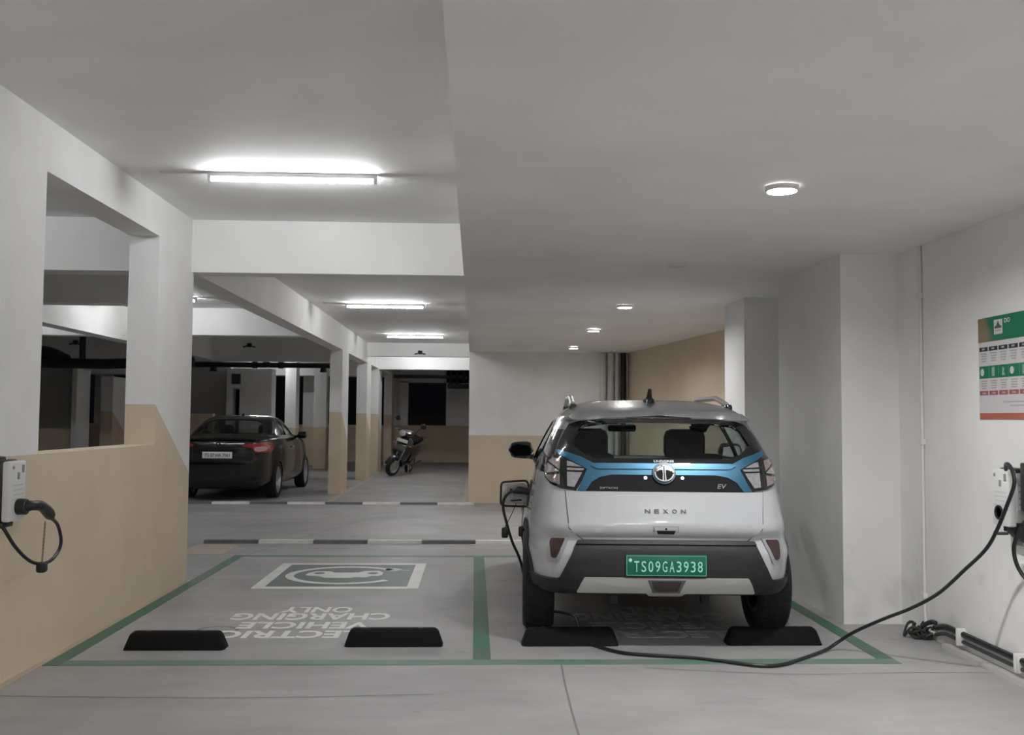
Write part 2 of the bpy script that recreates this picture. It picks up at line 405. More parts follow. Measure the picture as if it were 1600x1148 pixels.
vg.location = (-5.89, 23.9, 2.36)
MB().box(-.11, .11, -.02, 0, -.13, .13).build('frame', mat('grille_grey', (.16, .16, .16), .6), vg, smooth=0)
for k in range(5): MB().box(-.095, .095, -.035, -.015, -.105+k*.045, -.08+k*.045).build('slat', M_BLACK, vg, smooth=0)
column(-4.98, -4.70, 25.4, 25.9, ceil_z, m=M_BACK); column(-5.15, -4.75, 29.0, 29.4, ceil_z, m=M_BACK)
column(-4.5, -4.15, 27.0, 27.4, ceil_z, m=M_BACK)
# seen through the parapet opening
M_GREYWALL = paint_two_tone('wall_paint_dark_grey', 1.15, white=(.42, .41, .39))  # darker grey instead of white above the beige
struct(MB().box(-11.5, -8.50, 21.0, 21.2, 0, ceil_z).build('wall_partition', M_GREYWALL, smooth=0), 'grey partition wall seen over the parapet')
struct(MB().box(-8.5, -8.4, 20.6, 21.3, 0, 2.55).build('trim_1', M_PLASTER, smooth=0))
struct(MB().box(-8.4, -6.9, 20.9, 21.2, 2.42, 2.62).build('trim_2', M_PLASTER, smooth=0))
struct(MB().box(-8.4, -6.2, 23.0, 23.2, 0, 1.5).build('wall_parapet', M_BEIGE, smooth=0), 'beige parapet deep in the left hall')
column(-8.28, -8.02, 21.6, 22.5, 2.3, m=M_COLUMN)
column(-9.6, -9.1, 13.6, 14.0, ceil_z, m=M_GREYWALL)

# ---- floor paint and other pieces of the floor ----
def flat(name, x0, x1, y0, y1, m, t=.003, lab=None):
    o = MB().box(x0, x1, y0, y1, -.001, t).build(name, m, floor, smooth=0)
    if lab: o['label'] = lab
    return o
flat('bay_line', -2.475, -2.375, 5.70, 10.16, M_GREEN); flat('bay_line', .002, .108, 5.81, 10.07, M_GREEN); flat('bay_line', 2.45, 2.55, 5.81, 10.07, M_GREEN)
flat('bay_line', -2.375, 2.55, 5.70, 5.81, M_LINE_THIN); flat('bay_line', -2.375, 2.55, 10.07, 10.17, M_LINE_THIN)
flat('border_strip', -2.52, -2.475, 4.0, 8.62, M_BORDER)
flat('border_strip', -2.52, -2.42, 16.1, 26, M_BORDER); flat('border_strip', -.2, -.1, 16.4, 23, M_BORDER)
o = MB().prism([(-3.1, 10.2), (-2.62, 10.2), (-2.62, 11.0), (-3.1, 11.0)], -.001, .003).build('border_strip', M_BORDER, floor, smooth=0)
# expansion joints and cracks
for p in ([(.52, 5.70), (.50, 5.2), (.485, 4.3), (.48, 2)], [(1.0, 5.62), (1.6, 5.50), (2.0, 5.47), (2.5, 5.50), (3.05, 5.49)],
          [(-2.62, 9.3), (-2.35, 10.2), (-2.15, 11.2), (-1.6, 13.4), (-1.2, 14.6)], [(-2.5, 5.10), (-1.2, 5.05), (-.2, 5.1)], [(-1.9, 7.32), (-1.5, 7.36), (-.9, 7.33)]):
    q = spline([(a, b, 0) for a, b in p], 5); w = .006
    m = MB(); vs = []
    for a in q: vs += [(a.x-w, a.y-w*.5, .0015), (a.x+w, a.y+w*.5, .0015)]
    m.add(vs, [(2*i, 2*i+1, 2*i+3, 2*i+2) for i in range(len(q)-1)]).build('joint', M_JOINT, floor, smooth=0)
# rubbed ring left by a jack
m = MB(); r0, r1 = .105, .125
vs = []
for k in range(28): a = 2*pi*k/28; vs += [(-1.72+r0*cos(a)*1.15, 6.62+r0*sin(a), .0015), (-1.72+r1*cos(a)*1.15, 6.62+r1*sin(a), .0015)]
m.add(vs, [(2*k, 2*k+1, (2*k+3) % 56, (2*k+2) % 56) for k in range(28)]).build('ring_stain', M_JOINT, floor, smooth=0)
# kerb strips of the driveway, black and white blocks
kr = struct(empty('driveway_kerb', (0, 11.15, 0))); kr['label'] = 'nearer low kerb of alternating white and dark blocks'
ks = struct(empty('driveway_kerb', (0, 16.1, 0))); ks['label'] = 'farther low kerb of alternating white and dark blocks'
kb = {}
for par, x_start, n, first in ((kr, -3.06, 10, 1), (ks, -6.16, 10, 1)):
    for i in range(n):
        c = (i + first) % 2
        if c not in kb:
            b = MB().prism([(-.06, 0), (.06, 0), (.045, .036), (-.045, .036)], 0, .612, 'x').build('kerb_block', M_DARK if c else M_PALE, par, smooth=0); kb[c] = b
        else:
            b = kb[c].copy(); COL.objects.link(b); b.parent = par
        b.location = (x_start + i*.617, 0, 0)
# lettering, read from the driveway side
for s, w, y0, y1 in (('ELECTRIC', 1.06, 6.38, 6.60), ('VEHICLE', .90, 6.66, 6.875), ('CHARGING', 1.13, 6.945, 7.18), ('ONLY', .53, 7.20, 7.41)):
    t = text_mesh(s, w, (y1-y0), .0025, bold=.028)
    o = xf(t, Matrix.Translation((-1.165, (y0+y1)/2, .0005)) @ Matrix.Rotation(pi, 4, 'Z')).build('floor_lettering', M_WLINE, floor, smooth=0)
    c = o.copy(); COL.objects.link(c); c.parent = floor; c.location = (2.44, 0, 0); c.data = c.data.copy(); c.data.materials[0] = worn_paint('greyer_floor_paint', (.50, .50, .49), (.36, .355, .35), .95, 4)      # the same words under the white car, in a greyer paint
# charging symbol: white frame, dark green field, plug loop round a car
cx, cy = -1.165, 8.895
m = MB()
for a, b, c, d in ((-.70, .70, -.70, -.61), (-.70, .70, .61, .70), (-.70, -.60, -.61, .61), (.60, .70, -.61, .61)): m.box(cx+a, cx+b, cy+c, cy+d, -.001, .0035)
m.build('symbol_frame', M_WLINE, floor, smooth=0)
MB().box(cx-.60, cx+.60, cy-.61, cy+.61, -.001, .0025).build('symbol_field', M_LOGOGREEN, floor, smooth=0)
m = MB()
arc = [(cx + .50*cos(t), cy + .46*sin(t)) for t in np.linspace(radians(38), radians(322), 40)]
for (a, b), (c, d) in zip(arc[:-1], arc[1:]):
    n = Vector((b-d, c-a, 0)).normalized()*.038
    m.add([(a-n.x, b-n.y, .0045), (a+n.x, b+n.y, .0045), (c+n.x, d+n.y, .0045), (c-n.x, d-n.y, .0045)], [(0, 1, 2, 3)])
# plug at the open end of the loop
m.add([(cx+x, cy+y, .0045) for x, y in ((.33, .24), (.44, .22), (.50, .30), (.42, .40), (.34, .37))], [(0, 1, 2, 3, 4)])
m.add([(cx+x, cy+y, .0045) for x, y in ((.46, .27), (.56, .25), (.56, .28), (.48, .30))], [(0, 1, 2, 3)])
m.build('symbol_loop', M_WLINE, floor, smooth=0, recalc=False)
car2 = [(-.36, -.02), (-.355, .10), (-.30, .20), (-.16, .20), (-.12, .13), (.10, .13), (.15, .22), (.28, .24), (.33, .14), (.33, .0), (.30, -.05), (.24, -.05), (.20, -.12), (.10, -.12), (.06, -.16), (-.16, -.16), (-.22, -.08), (-.30, -.05)]
m = MB().prism([(cx+a, cy+b) for a, b in car2], .002, .0045); m.build('symbol_car', M_WLINE, floor, smooth=0)
for a in (-.25, .24):
    MB().prism([(cx+a+.05*cos(t), cy+.09+.05*sin(t)) for t in np.linspace(0, 2*pi, 14)[:-1]], .003, .0055).build('symbol_wheel', M_LOGOGREEN, floor, smooth=0)

# ---- lamps ----
M_TUBE = mat('lit_tube', (1, 1, 1), emit=((.97, .985, 1.0), TUBE)); M_BATTEN = mat('white_batten', (.8, .8, .8), .4)
M_LED = mat('lit_diffuser', (1, 1, 1), emit=((1.0, .995, .985), DOWN)); M_LEDNEAR = mat('lit_diffuser_bright', (1, 1, 1), emit=((1.0, .995, .985), DOWN_NEAR)); M_LEDFAR = mat('lit_diffuser_far', (1, 1, 1), emit=((1.0, .995, .985), DOWN_FAR)); M_LEDEND = mat('lit_diffuser_weak', (1, 1, 1), emit=((1.0, .995, .985), DOWN_END)); M_LEDOFF = mat('unlit_diffuser', (.62, .61, .60), .4)
M_RIM = mat('lamp_rim', (.78, .77, .76), .35)
def tube_light(x, y, label, group=None):
    t = thing('tube_light', label, 'lamp', (x, y, ceil_z), 0, group)
    MB().rbox(-.60, .60, -.020, .020, -.035, 0, .006).build('batten', M_BATTEN, t)
    for s in (-1, 1): MB().rbox(min(s*.575, s*.60), max(s*.575, s*.60), -.018, .018, -.068, -.03, .005).build('end_cap', M_BATTEN, t)
    MB().tube([(-.575, 0, -.052), (.575, 0, -.052)], .0135, 12).build('tube', M_TUBE, t)
    MB().tube(spline([(-.6, 0, -.008), (-.75, .01, -.006), (-.95, .02, -.005)], 4), .006, 6).build('wire', M_BATTEN, t)
    return t
tube_light(-1.32, 6.85, 'nearest lit fluorescent tube on the ceiling over the empty charging bay')
tube_light(-1.39, 14.72, 'middle lit fluorescent tube above the driveway')
tube_light(-1.27, 20.2, 'farthest lit fluorescent tube, just before the distant cross beams')
tube_light(-1.32, -1.1, 'lit fluorescent tube behind the camera on the left')
tube_light(1.5, -2.6, 'added unseen fluorescent tube behind the camera on the right')  # this and the next three: unseen tubes added to brighten the near right side
tube_light(1.5, -3.6, 'added unseen fluorescent tube second behind the camera on the right')
tube_light(1.5, -4.6, 'added unseen fluorescent tube third behind the camera on the right')
tube_light(1.5, -5.6, 'added unseen fluorescent tube fourth behind the camera on the right')
tube_light(-1.32, -5.2, 'added unseen fluorescent tube farthest behind the camera')  # one more unseen tube, added for light from behind
tube_light(-4.70, 14.2, 'lit fluorescent tube mostly hidden behind the near white pillar')
tube_light(-7.6, 14.2, 'lit fluorescent tube above the left hall, hidden by the near white pillar')
tube_light(-1.3, 24.1, 'lit fluorescent tube hidden between the two farthest cross beams')
tube_light(-4.4, 6.6, 'lit fluorescent tube in the left hall, hidden by the solid left wall')
tube_light(-5.6, 25.0, 'lit fluorescent tube deep in the left hall behind the grey wall')
ordinal = ['downlight above the camera', 'nearest and largest lit downlight in the low ceiling', 'switched-off downlight between the two nearest lit ones',
           'second lit downlight in the row, above the rear of the white car', 'third lit downlight in the row', 'farthest lit downlight in the row, near the end wall']
for i, y in enumerate((2.15, 4.85, 7.43, 10.05, 12.75, 15.35)):
    z = soff_z if y < 12.6 else soff_z - .065*(y-12.6)/3.8
    z += .02*(12.6-y)/21.6 if y < 12.6 else 0
    off = i == 2; label = 'round recessed ' + ordinal[i]
    if off: label = 'round unlit ' + ordinal[i].replace('switched-off ', '')
    t = thing('downlight', label, 'lamp', (1.575, y, z), 0, 'row of round downlights in the low ceiling')
    MB().lathe([(.072, -.001), (.088, -.001), (.086, -.018), (.080, -.028), (.0745, -.028), (.072, -.022)], 32, closed=True).build('trim_ring', M_RIM, t)
    if off: t.scale = (1, 1, .35)
    MB().lathe([(.0, -.004), (.0715, -.004), (.0715, -.001), (.0, -.001)], 32).build('diffuser', M_LEDOFF if off else (M_LEDNEAR if i < 2 else M_LEDEND if i == 5 else M_LEDFAR if i == 4 else M_LED), t)

# ---- pipes ----
def pipe(pts, r, m, label, clips=(), parent=None, k=6):
    o = MB().tube(pts, r, 10).build('pipe', m, parent)
    if parent is None: tag(o, label, 'pipe')
    return o
for x, r, l in ((2.18, .055, 'leftmost pale downpipe on the end wall'), (2.31, .055, 'middle pale downpipe on the end wall'), (2.42, .035, 'thin pale downpipe on the end wall')):
    pipe([(x, 16.33, 0), (x, 16.33, 2.57)], r, M_GREYPIPE, l)
pipe([(2.53, 16.31, 0), (2.53, 16.31, 2.57)], .05, M_BLACKPIPE, 'black downpipe in the corner of the end wall')
sp = thing('sprinkler_main', 'long black pipe with upright valves slung below the beams of the left hall', 'pipe', (-4.7, 21.3, 2.52))
MB().tube([(-6, 0, .05), (1.9, 0, .05)], .058, 10).build('main_pipe', M_BLACKPIPE, sp)
for x in (-.15, .42): MB().lathe([(.06, -.02), (.06, .22), (.045, .24), (.03, .40)], 10, Matrix.Translation((x-.0, 0, 0))).build('riser', M_BLACKPIPE, sp)
MB().lathe([(.0, -.1), (.07, -.08), (.075, .08), (.0, .1)], 12, Matrix.Translation((.12, -.05, .07)) @ Matrix.Rotation(pi/2, 4, 'X')).build('valve', M_BLACKPIPE, sp)
for x in (-1.05, 1.35): MB().lathe([(.03, -.06), (.085, -.05), (.06, .07)], 10, Matrix.Translation((x, 0, -.04))).build('coupling', M_BLACKPIPE, sp)
sp2 = thing('drain_pipe', 'thick black pipe with branches crossing the left hall, seen over the parapet', 'pipe', (-8.6, 18.6, 2.42))
MB().tube([(-4, 0, .06), (1.5, 0, 0), (3.2, 0, .06)], .10, 10).build('main_pipe', M_BLACKPIPE, sp2)
MB().tube(spline([(-.9, 0, .05), (-.5, .1, .2), (.3, .1, .22), (.8, 0, .05)], 5), .13, 10).build('branch', M_BLACKPIPE, sp2)
MB().tube([(1.1, 0, .0), (1.1, 0, .6)], .06, 8).build('riser', M_BLACKPIPE, sp2)
pipe([(-1.75, 31.0, .9), (-2.45, 31.0, .9)][:1] + [(-1.75, 31.0, .9)], .01, M_BLACKPIPE, '') if False else None
pipe([(-2.48, 31.15, 1.19), (-2.48, 31.15, 2.95)], .05, M_GREYPIPE, 'grey downpipe on the far pier above the scooter')
dp = thing('duct_bundle', 'dark cable tray and ducts below the ceiling at the far end', 'duct', (-.6, 29.6, 2.7))
MB().box(-1.9, .35, -.1, .1, -.05, .05).build('tray', mat('duct_grey', (.07, .07, .07), .6), dp, smooth=0)
for k, x in enumerate((-.15, .05, .25)): MB().tube([(x, -.05, .28), (x, -.05, -.25+.03*k)], .07, 10).build('duct', M_BLACKPIPE, dp)
MB().box(-.25, .4, -.2, 0, -.36, -.22).build('box', M_BLACKPIPE, dp, smooth=0)
def ceiling_device(x, y, z, label, s=1.0):
    t = thing('ceiling_sensor', label, 'sensor', (x, y, z)); t.scale = (s, s, s)
    MB().lathe([(0, .05), (.05, .05), (.05, .0), (.035, -.03), (0, -.035)], 16).build('housing', M_BLACK, t)
    for sg in (-1, 1): MB().rbox(0, .11, -.035, .035, -.012, .012, .006, M=Matrix.Rotation(radians(14 if sg > 0 else 166), 4, 'Y') @ Matrix.Translation((.02, 0, 0))).build('wing', M_BLACK, t)
ceiling_device(-4.80, 20.53, 2.94, 'small black winged fixture on the beam above the black car')
ceiling_device(-1.29, 22.39, 2.95, 'small black winged fixture on the far cross beam')
ceiling_device(-8.43, 20.53, 2.96, 'small black winged fixture seen over the left parapet')
# white conduit on the right wall with saddles
cd = thing('conduit', 'thin white conduit running down the right wall to the floor', 'conduit', (3.05, 6.42, 0))
MB().tube([(-.014, 0, 2.64)] + spline([(-.014, 0, .16), (-.016, -.02, .09), (-.02, -.09, .055), (-.02, -.16, .05)], 5), .012, 10).build('tube', mat('white_conduit', (.72, .71, .70), .45), cd)
for z in (.27, 1.3, 2.3): MB().rbox(-.032, 0, -.022, .022, z-.018, z+.018, .004).build('saddle', M_RIM, cd)
# black twin cables along the foot of the right wall
cw = thing('wall_cables', 'pair of black cables clipped along the foot of the right wall', 'cable', (3.05, 6.1, 0))
MB().tube(spline([(-.03, .12, .10), (-.03, 0, .13), (-.025, -.2, .128), (-.025, -1.2, .125), (-.025, -3, .125)], 6), .019, 8).build('cable', M_BLACK, cw)
MB().tube(spline([(-.05, .10, .06), (-.035, 0, .085), (-.028, -.2, .083), (-.028, -1.2, .08), (-.028, -3, .08)], 6), .012, 8).build('cable', mat('dark_grey_cable', (.05, .05, .05), .5), cw)
for y in (-.18, -.82, -1.5):
    MB().rbox(-.055, 0, y-.012, y+.012, .055, .16, .004).build('clip', M_RIM, cw); MB().rbox(-.05, 0, y-.030, y-.018, .06, .15, .004).build('clip', M_RIM, cw)
struct(MB().box(2.99, 3.05, -9, 6.1, 0, .028).build('baseboard_right', mat('screed', (.55, .54, .53), .7), smooth=0), 'low pale screed curb at the foot of the right wall')
hb = MB(); random.seed(11)
hw = thing('cable_heap', 'tangled heap of black cable and netting on the floor by the right wall', 'cable', (3.0, 6.36, 0)); hw.scale = (.72, 1, 1)
for k in range(9):
    r = random.uniform(.05, .10); z0 = random.uniform(.02, .05); ox = random.uniform(-.05, .03); ph = random.uniform(0, 6); oy = random.uniform(-.03, .04)
    pts = [(ox + r*cos(t+ph)*1.15, oy + r*.7*sin(t+ph), max(.012, z0 + .028*sin(2*t+ph) + .02*sin(3*t))) for t in np.linspace(0, 2*pi*.93, 26)]
    MB().tube(pts, random.uniform(.008, .013), 6).build('loop', mat('cable_netting', (.035, .035, .032), .7, noise=.4, nscale=40), hw)
MB().tube(spline([(-.06, 0, .05), (0, -.03, .10), (.04, -.06, .12), (.03, -.12, .125)], 5), .016, 8).build('lead', M_BLACK, hw)

# ---- wheel stops ----
def wheel_stop(x, y, label):
    bm = bmesh.new(); L, W = .31, .075
    vs = [bm.verts.new(p) for p in ((-L, -W, 0), (L, -W, 0), (L, W, 0), (-L, W, 0), (-L+.035, -W+.03, .105), (L-.035, -W+.03, .105), (L-.035, W-.03, .105), (-L+.035, W-.03, .105))]
    for f in ((0, 1, 2, 3), (4, 7, 6, 5), (0, 4, 5, 1), (1, 5, 6, 2), (2, 6, 7, 3), (3, 7, 4, 0)): bm.faces.new([vs[i] for i in f])
    bmesh.ops.recalc_face_normals(bm, faces=bm.faces[:])
    bmesh.ops.bevel(bm, geom=[e for e in bm.edges if max(v.co.z for v in e.verts) > .05], offset=.028, segments=3, profile=.5, affect='EDGES')
    t = thing('wheel_stop', label, 'wheel stop', (x, y, 0), 0, 'black rubber wheel stops')
    MB().from_bm(bm).build('block', M_RUBBER, t)
    for sx in (-.17, .17): MB().lathe([(0, .108), (.016, .108), (.016, .1), (.0, .1)], 12, Matrix.Translation((sx, 0, -.001))).build('bolt', mat('dull_bolt', (.03, .03, .03), .5), t)
    return t
wheel_stop(-1.842, 6.13, 'leftmost black rubber wheel stop, near the beige wall')
wheel_stop(-.50, 6.21, 'black rubber wheel stop just left of the thick green dividing line')
wheel_stop(.62, 6.22, "black rubber wheel stop under the white car's left rear tyre")
wheel_stop(1.938, 6.23, "rightmost black rubber wheel stop under the white car's right rear tyre")
# ---- car skin: stacked plan outlines -------------------------------------------------

class Skin:
    """levels: rows (z, half_width, y_rear, y_front); plan outline is a super-ellipse at every height"""
    def __init__(s, rows, n=7.0, m=4.0, nf=5.0, split=.5):
        a = np.array(rows, float); s.z = a[:, 0]; s.v = a[:, 1:]; s.n, s.m, s.nf, s.split = n, m, nf, split
        h = np.diff(s.z); d = np.diff(s.v, axis=0) / h[:, None]
        t = np.zeros_like(s.v); t[0] = d[0]; t[-1] = d[-1]
        for i in range(1, len(h)):
            p = d[i-1] * d[i] > 0
            w1, w2 = 2*h[i] + h[i-1], h[i] + 2*h[i-1]
            with np.errstate(divide='ignore', invalid='ignore'):
                t[i] = np.where(p, (w1+w2) / (w1/d[i-1] + w2/d[i]), 0)
        s.t, s.h = t, h
    def at(s, z):
        z = min(max(z, s.z[0]), s.z[-1]); i = min(int(np.searchsorted(s.z, z, 'right')) - 1, len(s.h) - 1)
        u = (z - s.z[i]) / s.h[i]; h = s.h[i]
        return ((2*u**3-3*u*u+1)*s.v[i] + (u**3-2*u*u+u)*h*s.t[i] + (3*u*u-2*u**3)*s.v[i+1] + (u**3-u*u)*h*s.t[i+1])
    def rear(s, x, z):
        w, yr, yf = s.at(z); ym = yr + (yf-yr)*s.split; q = min(abs(x)/w, .9999)
        return ym - (ym-yr) * (1-q**s.n)**(1/s.m)
    def front(s, x, z):
        w, yr, yf = s.at(z); ym = yr + (yf-yr)*s.split; q = min(abs(x)/w, .9999)
        return ym + (yf-ym) * (1-q**s.nf)**(1/s.m)
    def side(s, y, z):
        w, yr, yf = s.at(z); ym = yr + (yf-yr)*s.split
        q = min((ym-y)/(ym-yr) if y < ym else (y-ym)/(yf-ym), .9999); n = s.n if y < ym else s.nf
        return w * (1-q**s.m)**(1/n)
SUV = [(.315,.74,.42,3.60),(.335,.82,.24,3.78),(.36,.862,.12,3.90),(.39,.872,.07,3.94),(.44,.880,.045,3.97),(.52,.888,.030,3.985),(.60,.900,.030,3.99),
       (.66,.890,.058,3.985),(.70,.887,.074,3.98),(.745,.881,.038,3.965),(.765,.879,.036,3.963),(.85,.866,.062,3.93),(.93,.852,.085,3.85),(.99,.838,.105,3.68),
       (1.04,.826,.122,3.30),(1.09,.814,.142,2.98),(1.16,.795,.175,2.80),(1.25,.755,.235,2.60),(1.34,.708,.315,2.38),(1.42,.662,.395,2.16),
       (1.455,.640,.385,2.06),(1.49,.606,.48,1.96),(1.525,.555,.62,1.84),(1.555,.475,.84,1.70),(1.578,.33,1.08,1.55),(1.585,.12,1.25,1.40)]

# ======================= vehicles =======================================================
class Surf:
    """(u, v) -> point on one side of a car skin; third argument asks for the outward sense"""
    def __init__(s, skin): s.k = skin
    def rear(s, u, v, ref=False): return (0, -1, 0) if ref else (u, s.k.rear(u, v), v)
    def front(s, u, v, ref=False): return (0, 1, 0) if ref else (u, s.k.front(u, v), v)
    def side(s, sg):
        def f(u, v, ref=False): return (sg, 0, 0) if ref else (sg*s.k.side(u, v), u, v)
        return f
def inside(poly, a, b):
    c = False; n = len(poly)
    for i in range(n):
        (x1, y1), (x2, y2) = poly[i], poly[(i+1) % n]
        if (y1 > b) != (y2 > b) and a < (x2-x1)*(b-y1)/(y2-y1) + x1: c = not c
    return c
def shell(skin, zlist, N=260):
    """rings of points round the body at the given heights"""
    rings = []
    for z in zlist:
        w, yr, yf = skin.at(z); ym = yr + (yf-yr)*skin.split; fine = []
        for k in range(1441):
            t = 2*pi*k/1440 - pi/2; c, q = cos(t), sin(t); n = skin.n if q < 0 else skin.nf; L = (ym-yr) if q < 0 else (yf-ym)
            fine.append((w*math.copysign(abs(c)**(2/n), c), ym + L*math.copysign(abs(q)**(2/skin.m), q)))
        fine = np.array(fine); d = np.r_[0, np.cumsum(np.hypot(*np.diff(fine, axis=0).T))]; s = np.linspace(0, d[-1], N+1)[:-1]
        rings.append([(a, b, z) for a, b in zip(np.interp(s, d, fine[:, 0]), np.interp(s, d, fine[:, 1]))])
    return rings
def skin_part(name, rings, material, parent, drop=None, cap=False, normals=None):
    N = len(rings[0]); vs = [p for r in rings for p in r]; fs = []
    for i in range(len(rings)-1):
        for k in range(N):
            k2 = (k+1) % N; q = (i*N+k, i*N+k2, (i+1)*N+k2, (i+1)*N+k)
            c = [sum(vs[j][a] for j in q)/4 for a in range(3)]
            if drop and drop(*c): continue
            fs.append(q)
    if cap: fs.append(tuple((len(rings)-1)*N + k for k in range(N)))
    return MB().add(vs, fs).build(name, material, parent, smooth=55)
def wheel(parent, x, y, r, width, sg, rim_mat, tyre_mat, spokes=5, name='wheel', rim_r=.66):
    """tyre with a rim as its piece; sg = outward side"""
    M = Matrix.Translation((x, y, r)) @ Matrix.Rotation(pi/2*sg, 4, 'Y'); h = width/2
    t = MB().lathe([(r*rim_r, -h*.8), (r*.80, -h), (r*.94, -h*.97), (r*.985, -h*.8), (r, -h*.45), (r, h*.45), (r*.985, h*.8), (r*.94, h*.97), (r*.80, h), (r*rim_r, h*.8)], 40, M, closed=True)
    for k in range(40):                                      # tread blocks
        a = 2*pi*k/40
        for zz in (-.62, -.2, .2, .62):
            t.box(-r*.055, r*.055, r*.985, r*1.006, zz*h-h*.17, zz*h+h*.17, M @ Matrix.Rotation(a, 4, 'Z'))
    to = t.build(name, tyre_mat, parent, smooth=50)
    m = MB().lathe([(r*rim_r+.002, -h*.8), (r*rim_r+.002, h*.86), (r*rim_r-.02, h*.9), (r*rim_r-.03, h*.5), (r*rim_r-.03, -h*.8)], 40, M, closed=True)
    m.lathe([(0, h*.62), (.045, h*.60), (.055, h*.3), (.0, h*.3)], 20, M)
    for k in range(spokes):
        a = 2*pi*k/spokes
        m.prism([(.03, -.028), (r*rim_r-.01, -.042), (r*rim_r-.01, .042), (.03, .028)], h*.36, h*.62, 'z', M @ Matrix.Rotation(a, 4, 'Z'))
    m.lathe([(0, -.01), (r*rim_r*.8, -.01), (r*rim_r*.8, -.03), (0, -.03)], 24, M)
    m.build('rim', rim_mat, to, smooth=40); return to

M_WHITEPAINT = mat('white_car_paint', (.50, .515, .535), .25, coat=.8)
M_ROOF = mat('silver_roof_paint', (.30, .30, .31), .3, metal=.6, coat=.8)
M_BLUE = mat('blue_trim', (.026, .125, .215), .33, metal=.4, coat=.6)
M_GLOSSBLACK = mat('gloss_black', (.008, .009, .011), .08, coat=.5)
M_CLAD = mat('black_cladding', (.013, .0135, .0145), .5, bump=.15, bscale=200)
M_SATIN = mat('satin_silver', (.52, .51, .50), .35, metal=.4)
M_CHROME = mat('chrome', (.75, .76, .78), .12, metal=1)
M_TYRE = mat('tyre_rubber', (.014, .014, .014), .8)
M_RIMDARK = mat('dark_rim', (.09, .09, .095), .35, metal=.7); M_RIMSILVER = mat('silver_rim', (.55, .55, .56), .3, metal=.8)
M_INT = mat('dark_upholstery', (.012, .012, .013), .8)
M_SEAM = mat('panel_gap', (.012, .012, .012), .9)
M_LENS = mat('clear_lens', (.50, .50, .51), .12, metal=.55, coat=1, noise=.18, nscale=45); M_LENSRED = mat('smoked_red_lens', (.15, .03, .035), .15, coat=1)
M_LENSOUT = mat('rosy_lens', (.36, .29, .29), .12, metal=.5, coat=1, noise=.2, nscale=40)
M_REFLRED = mat('red_reflector', (.035, .008, .010), .3, coat=.6)
M_PLATE = mat('green_plate', (.004, .135, .080), .35); M_PLATETXT = mat('pale_green_letters', (.36, .80, .62), .4)
M_GREYTXT = mat('grey_letters', (.10, .105, .11), .35); M_WHITETXT = mat('white_letters', (.75, .77, .78), .4)

